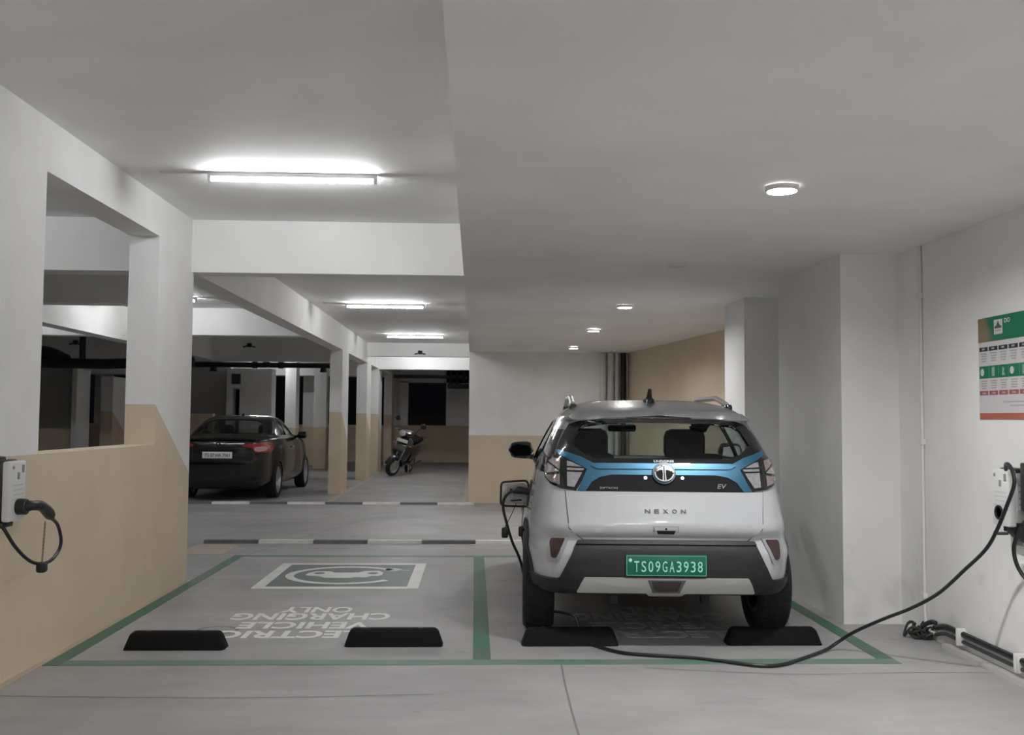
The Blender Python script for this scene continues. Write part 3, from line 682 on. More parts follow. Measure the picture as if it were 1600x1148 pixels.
def make_suv():
    K = Skin(SUV, n=9, m=4.4); S = Surf(K); R = S.rear
    car = thing('car', 'white compact electric SUV with a blue tailgate band, plugged in at its left flank', 'car', (1.195, 5.95, 0), radians(-2.9))
    axles = ((.745, .325), (3.24, .325)); hr = .375
    win = mirror_x([(0, 1.447), (.36, 1.441), (.52, 1.428), (.588, 1.402), (.64, 1.32), (.672, 1.245), (.655, 1.236), (.517, 1.192), (.44, 1.154), (0, 1.154)])
    winhole = mirror_x([(0, 1.418), (.34, 1.412), (.49, 1.398), (.53, 1.37), (.575, 1.27), (.50, 1.215), (.42, 1.182), (0, 1.182)])
    sidew = [(.72, 1.115), (.66, 1.20), (.80, 1.36), (1.02, 1.425), (1.45, 1.455), (1.95, 1.43), (2.30, 1.34), (2.62, 1.18), (2.74, 1.115)]
    sidehole = [(.80, 1.14), (.75, 1.20), (.86, 1.33), (1.05, 1.40), (1.45, 1.425), (1.93, 1.40), (2.25, 1.32), (2.52, 1.19), (2.60, 1.14)]
    wsc = mirror_x([(0, 1.47), (.40, 1.455), (.50, 1.43), (.66, 1.12), (0, 1.10)])
    def drop_low(x, y, z):
        return any(abs(x) > .6 and (y-a)**2 + (z-b)**2 < hr*hr for a, b in axles)
    def drop_green(x, y, z):
        w, yr, yf = K.at(z)
        if y < yr + .32 and inside(winhole, x, z): return True
        if abs(x) > .82*w and yr + .28 < y < 2.62 and inside(sidehole, y, z): return True
        return y > (yr+yf)/2 + .3 and abs(x) < .9*w and inside(wsc, x, z)
    low = np.linspace(.315, .43, 9); mid = np.r_[np.linspace(.43, .70, 13), np.linspace(.715, 1.09, 22)]; up = np.linspace(1.09, 1.37, 18); top = np.linspace(1.37, 1.585, 26)
    skin_part('sill_cladding', shell(K, low), M_CLAD, car, drop_low)
    skin_part('body', shell(K, mid), M_WHITEPAINT, car, drop_low)
    skin_part('cabin_frame', shell(K, up), M_GLOSSBLACK, car, drop_green)
    skin_part('roof', shell(K, top), M_ROOF, car, drop_green, cap=True)
    MB().rbox(-.62, .62, .50, 3.6, .27, .52, .05).build('underbody', M_SEAM, car)
    MB().tube([(-.6, .745, .30), (.6, .745, .30)], .05, 10).build('rear_axle', M_SEAM, car)
    for x, sg in ((-.785, -1), (.785, 1)):
        for y, _ in axles: wheel(car, x, y, .335, .215, sg, M_RIMDARK, M_TYRE)
    # windows
    panel(R, win, [winhole], .004, .02).build('rear_window_border', M_GLOSSBLACK, car)
    panel(R, winhole, None, -.004, .004).build('rear_window', glass('rear_glass', (.76, .83, .80)), car)
    for sg in (-1, 1):
        sd = S.side(sg)
        panel(sd, sidew, [sidehole], .004, .015).build('side_window_trim', M_GLOSSBLACK, car)
        panel(sd, sidehole, None, -.002, .003).build('side_window', glass('side_glass', (.42, .45, .43)), car)
        panel(sd, [(.58, 1.20), (.72, 1.105), (2.78, 1.092), (2.78, 1.108), (.73, 1.122), (.60, 1.215)], None, .008, .01).build('waist_trim', M_CHROME, car)
        p = [(1.60, 1.12), (1.72, 1.12), (1.70, 1.44), (1.60, 1.44)]
        panel(sd, p, None, .004, .01).build('door_pillar', M_GLOSSBLACK, car)
    panel(S.front, wsc, None, -.002, .003).build('windscreen', glass('screen_glass', (.80, .90, .86)), car)
    # roof lip, brake lamp, rails, aerial
    lip = mirror_x([(0, 1.472), (.36, 1.468), (.55, 1.458), (.602, 1.437), (.60, 1.423), (.53, 1.440), (.36, 1.452), (0, 1.456)])
    panel(R, lip, None, .03, .05, .04).build('roof_spoiler', M_ROOF, car)
    panel(R, [(-.215, 1.450), (.215, 1.450), (.185, 1.424), (-.185, 1.424)], None, .026, .03).build('brake_lamp_housing', M_GLOSSBLACK, car)
    panel(R, [(-.185, 1.447), (.185, 1.447), (.165, 1.429), (-.165, 1.429)], None, .031, .01).build('brake_lamp', M_REFLRED, car)
    for sg in (-1, 1):
        pts = []
        for y in np.linspace(.82, 2.25, 12):
            u = (y-.82)/1.43; x = .545 - .015*u; z = 1.535 + .055*min(1, 4*u)*min(1, 4*(1-u)) + .01
            pts.append((sg*x, y, z))
        MB().tube(spline(pts, 3), .019, 8).build('roof_rail', M_SATIN, car)
        MB().rbox(sg*.545-.026, sg*.545+.026, .74, .90, 1.478, 1.548, .015).build('rail_foot', M_GLOSSBLACK, car)
        MB().rbox(sg*.53-.026, sg*.53+.026, 2.18, 2.3, 1.43, 1.55, .015).build('rail_foot', M_GLOSSBLACK, car)
    a = MB().loft([ring(.01, .92+.0, 1.555, .052, .012, 16), ring(.01, .94, 1.59, .036, .010, 16), ring(.01, .97, 1.612, .014, .008, 16)])
    a = MB().loft([[( .01 + .05*cos(t)*s1, y0 + .09*sin(t)*s1 + sh, z) for t in np.linspace(0, 2*pi, 17)[:-1]] for s1, z, sh, y0 in ((1, 1.555, 0, .95), (.85, 1.58, -.01, .95), (.40, 1.60, -.03, .95), (.26, 1.612, -.04, .95))])
    a.build('aerial', M_GLOSSBLACK, car)
    MB().tube([(.01, .91, 1.60), (.01, .885, 1.655)], [.020, .013], 10).build('aerial_mast', M_BLACK, car)
    # tailgate skin with its gap
    tg = mirror_x([(0, .983), (.622, .983), (.600, .76), (.512, .684), (0, .684)])
    gap = mirror_x([(0, .986), (.6275, .986), (.6055, .757), (.515, .679), (0, .679)])
    panel(R, gap, None, .0015, .006).build('tailgate_gap', M_SEAM, car)
    tgo = panel(R, tg, None, .006, .006, .035).build('tailgate', M_WHITEPAINT, car)
    # blue band and gloss black strip
    blue = mirror_x([(0, 1.153), (.44, 1.153), (.517, 1.191), (.655, 1.235), (.672, 1.228), (.660, 1.208), (.485, 1.118), (.548, .984), (.497, .984), (.458, 1.04), (.405, 1.07), (.33, 1.084), (0, 1.084)])
    bo = panel(R, blue, None, .012, .012, .035).build('blue_band', M_BLUE, car)
    ridge = mirror_x([(0, 1.151), (.43, 1.151), (.46, 1.135), (.42, 1.117), (0, 1.117)])
    panel(R, ridge, None, .021, .012, .04).build('band_ridge', M_BLUE, bo)
    blk = mirror_x([(0, 1.086), (.33, 1.086), (.408, 1.072), (.461, 1.042), (.502, .982), (0, .982)])
    bk = panel(R, blk, None, .008, .01, .04).build('black_strip', M_GLOSSBLACK, car)
    def on_rear(mb, x, z, off=.0, tilt=None):
        """stand a flat piece drawn in XY up on the rear surface at (x, z)"""
        e = .01; y = K.rear(x, z); dz = (K.rear(x, z+e) - K.rear(x, z-e))/(2*e); dx = (K.rear(x+e, z) - K.rear(x-e, z))/(2*e)
        ex = Vector((1, dx, 0)).normalized(); ez = Vector((0, dz, 1)).normalized(); n = ex.cross(ez).normalized()
        ez = n.cross(ex); M = Matrix((ex, ez, n)).transposed().to_4x4(); M.translation = Vector((x, y, z)) + n*off
        return xf(mb, M)
    # round badge with a split, flared T
    on_rear(MB().lathe([(0, 0), (.076, 0), (.072, .012), (0, .014)], 40), .0, 1.092, .014).build('badge_disc', mat('navy_disc', (.012, .045, .085), .3, coat=.5), car)
    bd = MB()
    for k in range(48):
        t0, t1 = 2*pi*k/48, 2*pi*(k+1)/48; P = lambda t, r: (r*cos(t)*1.02, r*sin(t)*.90 - .006)
        bd.prism([P(t0, .052), P(t1, .052), P(t1, .061), P(t0, .061)], .012, .022)
    badge = on_rear(bd, 0, 1.092, .014).build('badge_ring', M_CHROME, car)
    on_rear(MB().prism([(.052*cos(t)*1.02, .052*sin(t)*.9 - .006) for t in np.linspace(0, 2*pi, 40)[:-1]], .012, .016), 0, 1.092, .014).build('badge_field', M_GLOSSBLACK, badge)
    for sg in (-1, 1):
        half = [(.003, .040), (.014, .038), (.034, .028), (.048, .014), (.046, .006), (.030, .014), (.017, .017), (.011, .015), (.009, -.01), (.013, -.051), (.003, -.053)]
        on_rear(MB().prism([(sg*a, b) for a, b in half], .013, .021), 0, 1.092, .014).build('badge_letter', M_CHROME, badge)
        on_rear(MB().lathe([(0, 0), (.011, 0), (.009, .006), (0, .008)], 14), sg*.117, 1.066, .01).build('pale_dot', mat('glowing_dot', (.9, .93, 1.), .2, emit=((.9, .95, 1.), 1.6)), bk)  # small pale dots beside the badge, given a slight glow
    def words(s, w, h, x, z, m, off, par, bold=.01, name='lettering', shear=0): on_rear(text_mesh(s, w, h, .004, bold, shear), x, z, off).build(name, m, par, smooth=0)
    words('N', .034, .026, -.112, .863, M_GREYTXT, .008, tgo, .014)
    for i, ch in enumerate('EXON'): words(ch, .031, .026, -.055 + i*.0555, .863, M_GREYTXT, .008, tgo, .014)
    words('ZIPTRON', .115, .014, -.353, 1.002, mat('dim_letters', (.25, .25, .26), .4), .010, bk)
    words('EV', .062, .030, .362, 1.016, M_CHROME, .010, bk, .02, shear=.25)
    words('UNIVERSE', .128, .016, .006, 1.169, M_WHITETXT, .006, car, .02)
    # handle recess
    hb = [(-.082, .775), (.082, .775), (.078, .742), (.052, .712), (-.052, .712), (-.078, .742)]
    panel(R, hb, None, .007, .004).build('camera_recess', mat('recess_grey', (.30, .31, .32), .35), tgo)
    panel(R, [(-.074, .770), (.074, .770), (.070, .743), (.048, .717), (-.048, .717), (-.070, .743)], None, .010, .004).build('camera_panel', M_WHITEPAINT, tgo)
    panel(R, [(-.06, .750), (.06, .750), (.05, .733), (-.05, .733)], None, .012, .003).build('handle', M_SEAM, tgo)
    on_rear(MB().lathe([(0, 0), (.007, 0), (.006, .005), (0, .006)], 12), 0, .760, .010).build('camera_lens', M_SEAM, tgo)
    # lower bumper
    clad = round_poly(mirror_x([(0, .670), (.55, .670), (.66, .445), (.84, .440), (.845, .375), (.70, .355), (.55, .36), (0, .36)]), .02)
    panel(R, clad, None, .022, .04, .04).build('bumper_cladding', M_CLAD, car)
    panel(R, round_poly(mirror_x([(0, .672), (.548, .672), (.560, .648), (0, .648)]), .006), None, .034, .02).build('bumper_step', M_CLAD, car)
    panel(R, round_poly(mirror_x([(0, .618), (.45, .618), (.50, .520), (.515, .478), (0, .478)]), .012), None, .0235, .004).build('plate_recess', mat('recess_black', (.018, .019, .02), .6), car)
    skid = round_poly(mirror_x([(0, .466), (.508, .466), (.552, .384), (.12, .384), (.10, .366), (0, .366)]), .008)
    sk = panel(R, skid, None, .036, .03, .035).build('skid_plate', M_SATIN, car)
    panel(R, [(-.118, .456), (.118, .456), (.085, .388), (-.085, .388)], None, .040, .006).build('fog_lamp_frame', M_GREYTXT, sk)
    panel(R, [(-.092, .449), (.092, .449), (.070, .398), (-.070, .398)], None, .044, .006).build('fog_lamp', mat('dark_red_lamp', (.03, .008, .009), .2, coat=1), sk)
    # number plate
    y = K.rear(0, .54) - .036
    pl = empty('number_plate_mount'); pl.parent = car; pl.location = (-.004, y, .538); pl.name = 'number_plate'
    MB().rbox(-.250, .250, 0, .012, -.064, .064, .004).build('plate_base', M_PLATE, pl)
    fr = MB()
    for b in ((-.247, .247, -.062, -.0575), (-.247, .247, .0575, .062), (-.247, -.2425, -.0575, .0575), (.2425, .247, -.0575, .0575)): fr.box(b[0], b[1], -.002, .001, b[2], b[3])
    fr.build('plate_rim', mat('plate_rim', (.10, .42, .30), .4), pl, smooth=0)
    Mx = Matrix.Rotation(pi/2, 4, 'X')
    xx = -.183
    for ch in 'TS09GA3938':
        w = .030
        xf(text_mesh(ch, w, .066, .003, .004), Matrix.Translation((xx, 0, -.006)) @ Mx).build('plate_letter', M_PLATETXT, pl, smooth=0); xx += .0435
    MB().lathe([(0, 0), (.011, 0), (.010, .004), (0, .005)], 14, Matrix.Translation((-.222, 0, .032)) @ Mx).build('plate_hologram', mat('hologram', (.6, .9, .85), .3), pl)
    # tail lamps
    for sg in (-1, 1):
        def mm(poly): return [(sg*a, b) for a, b in poly]
        out = mm([(.690, 1.203), (.728, 1.172), (.748, 1.10), (.742, 1.055), (.712, 1.022), (.650, .996), (.556, .986), (.477, 1.113), (.572, 1.168)])
        h = panel(R, out, None, .010, .02, .03).build('tail_lamp', M_GLOSSBLACK, car)
        inn = [[(.607, 1.164), (.608, 1.133), (.520, 1.129), (.575, 1.156)], [(.503, 1.119), (.608, 1.122), (.608, 1.108), (.510, 1.106)], [(.516, 1.095), (.608, 1.097), (.608, 1.010), (.566, 1.005)]]
        for p in inn: panel(R, mm(p), None, .016, .006, .03).build('lens', M_LENS, h)
        for p, mt in (([(.648, 1.172), (.690, 1.182), (.716, 1.160), (.652, 1.110)], M_LENSOUT), ([(.652, 1.098), (.722, 1.148), (.735, 1.110), (.735, 1.085)], M_LENS), ([(.652, 1.082), (.734, 1.072), (.726, 1.052), (.700, 1.032), (.652, 1.016)], M_LENSOUT)):
            panel(R, mm(p), None, .016, .006, .03).build('lens', mt, h)
        # bumper reflector in its raised white surround
        sur = round_poly(mm([(.600, .712), (.752, .700), (.766, .56), (.735, .520), (.655, .520)]), .015)
        fr_o = round_poly(mm([(.598, .702), (.722, .696), (.744, .676), (.728, .546), (.668, .541)]), .012)
        rf = panel(R, fr_o, None, .012, .02, .03).build('reflector_frame', mat('reflector_frame', (.33, .34, .35), .3), car)
        panel(R, round_poly(mm([(.622, .688), (.706, .684), (.716, .655), (.706, .574), (.678, .570)]), .012), None, .016, .006, .03).build('reflector', M_REFLRED, rf)
        # wheel arch trim
        sd = S.side(sg)
        for a, b in axles:
            o_ = [(a + .425*cos(t), b + .425*sin(t)) for t in np.linspace(radians(-12), radians(192), 30)]
            i_ = [(a + .350*cos(t), b + .350*sin(t)) for t in np.linspace(radians(192), radians(-12), 30)]
            panel(sd, [(p, max(q, .24)) for p, q in o_ + i_], None, .010, .05, .06).build('wheel_arch_trim', M_CLAD, car)
        # door mirror
        m = MB().loft([ring(sg*x, 2.44, 1.165, a, b, 18, 2.6) for x, a, b in ((.82, .001, .02),)] ) if False else MB()
        rings = []
        for u in np.linspace(0, 1, 9):
            x = .800 + .225*u; f = math.sqrt(max(0, 1 - (2*u-1)**4)); rings.append([(sg*x, 2.42 + .075*f*cos(t) + .02*u, 1.165 + .082*f*sin(t)*(1 - .15*u)) for t in np.linspace(0, 2*pi, 19)[:-1]])
        mo = m.loft(rings).build('door_mirror', M_GLOSSBLACK, car)
        MB().tube([(sg*.76, 2.45, 1.10), (sg*.85, 2.44, 1.115)], .026, 8).build('mirror_arm', M_GLOSSBLACK, mo)
        MB().prism([(sg*(.820+.185*u), 1.165+.055*v) for u, v in ((.06, -.8), (.8, -.9), (1, -.3), (.95, .6), (.7, .95), (.1, .7))], 2.352, 2.36, 'y').build('mirror_glass', mat('mirror_glass', (.8, .82, .85), .02, metal=1), mo)
        MB().rbox(sg*.81-.012, sg*.81+.04*sg if sg > 0 else sg*.81+.012, 1.55, 1.72, .93, .955, .008).build('door_handle', M_WHITEPAINT, car) if False else None
    # cabin
    for x in (-.385, .385):
        MB().rbox(x-.235, x+.235, 1.62, 1.76, .62, 1.15, .06).build('front_seat', M_INT, car); MB().rbox(x-.165, x+.165, 1.60, 1.72, 1.12, 1.365, .06).build('headrest', M_INT, car)
        MB().rbox(x-.29, x+.29, .78, .95, .6, 1.10, .06).build('rear_seat', M_INT, car); MB().rbox(x-.14, x+.14, .80, .90, 1.05, 1.20, .045).build('headrest', M_INT, car)
    MB().rbox(-.68, .68, 2.5, 2.95, .75, 1.10, .06).build('dashboard', M_INT, car)
    MB().rbox(-.68, .68, .30, 1.0, .55, .95, .03).build('luggage_floor', M_INT, car)
    MB().rbox(-.18, .06, 2.13, 2.17, 1.335, 1.395, .02).build('rear_view_mirror', M_INT, car)
    MB().box(-.6, .6, 1.0, 2.5, .5, .6).build('cabin_floor', M_INT, car, smooth=0)
    # open charging flap on the left flank
    fx, fy, fz = -K.side(.93, .905), .93, .905
    fp = empty('charging_flap'); fp.parent = car; fp.location = (fx, fy+.09, fz); fp.rotation_euler = (0, radians(-6), radians(8))
    rim = round_poly([(-.215, -.075), (-.195, .095), (-.0, .085), (.0, -.105)], .03)
    inn = round_poly([(-.200, -.062), (-.182, .080), (-.012, .070), (-.012, -.090)], .024)
    MB().prism(inn, -.004, .004, 'y').build('flap_plate', mat('flap_inner', (.42, .42, .43), .4, noise=.25, nscale=30), fp)
    r_ = MB(); r_.tube([(a, 0, b) for a, b in rim] + [(rim[0][0], 0, rim[0][1])], .008, 8).build('flap_seal', M_BLACK, fp)
    for dz in (.03, -.05): MB().tube([(-.06, -.006, dz), (-.14, -.012, dz+.005)], .006, 6).build('flap_rib', M_BLACK, fp)
    sd = S.side(-1)
    panel(sd, round_poly([(.80, .82), (1.01, .82), (1.01, 1.0), (.80, 1.0)], .03), None, .006, .01, .04).build('socket_recess', M_BLACK, car)
    for k, (dx, dy, dz) in enumerate(((-.17, -.04, -.27), (-.05, -.04, -.26))):
        c = MB().tube(spline([(fx-.03-.06*(1-k), fy-.02, fz-.07), (fx+dx*.7-.01, fy-.03, fz-.16), (fx+dx, fy+dy, fz+dz+.03)], 5), .003, 6).build('cap_strap', M_BLACK, car)
        MB().rbox(fx+dx-.024, fx+dx+.024, fy+dy-.024, fy+dy+.024, fz+dz-.045, fz+dz+.03, .012, M=Matrix.Identity(4)).build('socket_cap', M_BLACK, c)
    return car
make_suv()

SEDAN = [(.20,.70,.34,4.05),(.26,.80,.14,4.25),(.36,.838,.04,4.38),(.50,.85,.008,4.42),(.64,.852,0,4.42),(.80,.848,.035,4.38),(.90,.842,.05,4.25),(.98,.83,.07,4.02),(1.035,.815,.10,3.72),
         (1.06,.80,.17,3.40),(1.085,.785,.50,3.18),(1.11,.77,.66,3.05),(1.20,.73,.86,2.85),(1.30,.675,1.09,2.62),(1.38,.615,1.30,2.40),(1.43,.54,1.52,2.20),(1.455,.42,1.68,2.05),(1.467,.2,1.78,1.95)]
def make_sedan():
    K = Skin(SEDAN, n=6.5, m=4.2); S = Surf(K); R = S.rear
    M_B = mat('black_car_paint', (.005, .0055, .006), .2, spec=.35, coat=.45)
    car = thing('car', 'black sedan parked nose-in beyond the near white pillar', 'car', (-4.335, 16.40, 0), radians(-.3))
    axles = ((.98, .31), (3.66, .31)); hr = .36
    win = mirror_x([(0, 1.405), (.38, 1.395), (.50, 1.36), (.60, 1.24), (.66, 1.13), (.62, 1.112), (0, 1.112)])
    hole = mirror_x([(0, 1.385), (.36, 1.375), (.46, 1.345), (.54, 1.24), (.58, 1.15), (.54, 1.135), (0, 1.135)])
    sw = [(.74, 1.10), (1.06, 1.22), (1.32, 1.36), (1.66, 1.425), (2.08, 1.42), (2.5, 1.31), (2.98, 1.09), (2.9, 1.075)]
    sh = [(.88, 1.105), (1.12, 1.22), (1.36, 1.34), (1.67, 1.40), (2.05, 1.395), (2.45, 1.29), (2.84, 1.10)]
    wsc = mirror_x([(0, 1.43), (.40, 1.415), (.50, 1.38), (.64, 1.12), (0, 1.11)])
    def dl(x, y, z): return any(abs(x) > .58 and (y-a)**2 + (z-b)**2 < hr*hr for a, b in axles)
    def dg(x, y, z):
        w, yr, yf = K.at(z)
        if abs(x) < .86*w and y < (yr+yf)/2 and inside(hole, x, z): return True
        if abs(x) > .80*w and inside(sh, y, z): return True
        return y > (yr+yf)/2 + .2 and abs(x) < .86*w and inside(wsc, x, z)
    skin_part('body', shell(K, np.r_[np.linspace(.20, 1.03, 34), np.linspace(1.035, 1.085, 8)], 240), M_B, car, dl)
    skin_part('roof', shell(K, np.r_[np.linspace(1.085, 1.38, 24), np.linspace(1.39, 1.467, 9)], 240), M_B, car, dg, cap=True)
    MB().rbox(-.60, .60, .35, 4.0, .19, .5, .05).build('underbody', M_SEAM, car)
    for x, sg in ((-.745, -1), (.745, 1)):
        for y, _ in axles: wheel(car, x, y, .32, .20, sg, M_RIMSILVER, M_TYRE, spokes=7, rim_r=.72)
    panel(R, win, [hole], .003, .02).build('rear_window_border', M_GLOSSBLACK, car)
    panel(R, hole, None, -.003, .003).build('rear_window', glass('sedan_glass', (.62, .64, .62)), car)
    for sg in (-1, 1):
        sd = S.side(sg)
        panel(sd, sh, None, -.002, .003).build('side_window', glass('side_glass', (.42, .45, .43)), car)
        panel(sd, [(.72, 1.085), (.72, 1.098), (2.95, 1.088), (2.95, 1.075)], None, .006, .01).build('waist_trim', M_CHROME, car)
        panel(sd, [(1.86, 1.10), (1.98, 1.10), (1.92, 1.41), (1.82, 1.41)], None, .004, .01).build('door_pillar', M_GLOSSBLACK, car)
        panel(sd, round_poly([(2.05, .86), (2.22, .865), (2.22, .89), (2.05, .885)], .008), None, .025, .02).build('door_handle', M_CHROME, car)
        panel(sd, round_poly([(1.02, .885), (1.18, .89), (1.18, .915), (1.02, .91)], .008), None, .025, .02).build('door_handle', M_CHROME, car)
        def mm(p): return [(sg*a, b) for a, b in p]
        tl = panel(R, round_poly(mm([(.40, .955), (.64, .985), (.79, 1.0), (.815, .93), (.80, .83), (.62, .82), (.56, .90), (.42, .925)]), .02), None, .010, .02, .04).build('tail_lamp', mat('sedan_lamp_red', (.28, .012, .02), .15, coat=1), car)
        panel(R, round_poly(mm([(.60, .915), (.72, .93), (.76, .90), (.74, .85), (.64, .84), (.59, .87)]), .02), None, .016, .01, .04).build('lens', mat('sedan_lens_pale', (.62, .33, .35), .15, coat=1), tl)
        panel(R, round_poly(mm([(.50, .345), (.72, .36), (.72, .335), (.50, .325)]), .006), None, .008, .01).build('reflector', M_REFLRED, car)
        for a, b in axles:
            o_ = [(a + .385*cos(t), b + .385*sin(t)) for t in np.linspace(radians(-12), radians(192), 26)]; i_ = [(a + .338*cos(t), b + .338*sin(t)) for t in np.linspace(radians(192), radians(-12), 26)]
            panel(sd, [(p, max(q, .22)) for p, q in o_ + i_], None, .006, .05, .06).build('wheel_arch_trim', M_B, car)
        rings = []
        for u in np.linspace(0, 1, 9):
            x = .83 + .20*u; f = math.sqrt(max(0, 1 - (2*u-1)**4)); rings.append([(sg*x, 2.68 + .07*f*cos(t), 1.085 + .07*f*sin(t)) for t in np.linspace(0, 2*pi, 17)[:-1]])
        mo = MB().loft(rings).build('door_mirror', M_B, car)
        MB().tube([(sg*.75, 2.72, 1.05), (sg*.88, 2.70, 1.06)], .024, 8).build('mirror_arm', M_B, mo)
    panel(S.front, wsc, None, -.002, .003).build('windscreen', glass('screen_glass', (.80, .90, .86)), car)
    # boot seams, spoiler, badge, plate
    panel(R, round_poly(mirror_x([(0, 1.05), (.66, 1.04), (.60, .80), (.48, .70), (0, .70)]), .02), None, .004, .006, .05).build('boot_lid', M_B, car)
    panel(R, mirror_x([(0, 1.046), (.60, 1.036), (.60, 1.018), (0, 1.028)]), None, .03, .03, .05).build('boot_spoiler', M_B, car)
    panel(R, round_poly(mirror_x([(0, .40), (.66, .40), (.60, .24), (0, .24)]), .02), None, .006, .01, .05).build('bumper_insert', M_CLAD, car)
    y = K.rear(0, .95) - .008; Mx = Matrix.Rotation(pi/2, 4, 'X')
    bd = MB()
    for b in ((-.034, -.020, -.036, .036), (.020, .034, -.036, .036), (-.02, .02, -.006, .008)): bd.box(b[0], b[1], y-.006, y, .955+b[2], .955+b[3])
    bd.build('badge', M_CHROME, car, smooth=0)
    y = K.rear(0, .79) - .014
    pl = MB().rbox(-.25, .25, y-.006, y, .73, .84, .003).build('number_plate', mat('white_plate', (.72, .72, .70), .4), car)
    xf(text_mesh('TS 07 HA 7061', .42, .055, .003, .01), Matrix.Translation((0, y-.006, .785)) @ Mx).build('plate_lettering', M_BLACK, pl, smooth=0)
    MB().lathe([(0, 0), (.03, 0), (.01, .03), (0, .05)], 12, Matrix.Translation((0, 1.75, 1.462))).build('aerial', M_BLACK, car)
    for x in (-.36, .36):
        MB().rbox(x-.23, x+.23, 1.95, 2.1, .5, 1.10, .06).build('front_seat', M_INT, car); MB().rbox(x-.13, x+.13, 1.93, 2.05, 1.08, 1.28, .05).build('headrest', M_INT, car)
        MB().rbox(x-.30, x+.30, 1.0, 1.2, .5, 1.08, .06).build('rear_seat', M_INT, car)
    MB().rbox(-.6, .6, 2.85, 3.1, .7, 1.06, .05).build('dashboard', M_INT, car)
    return car
make_sedan()

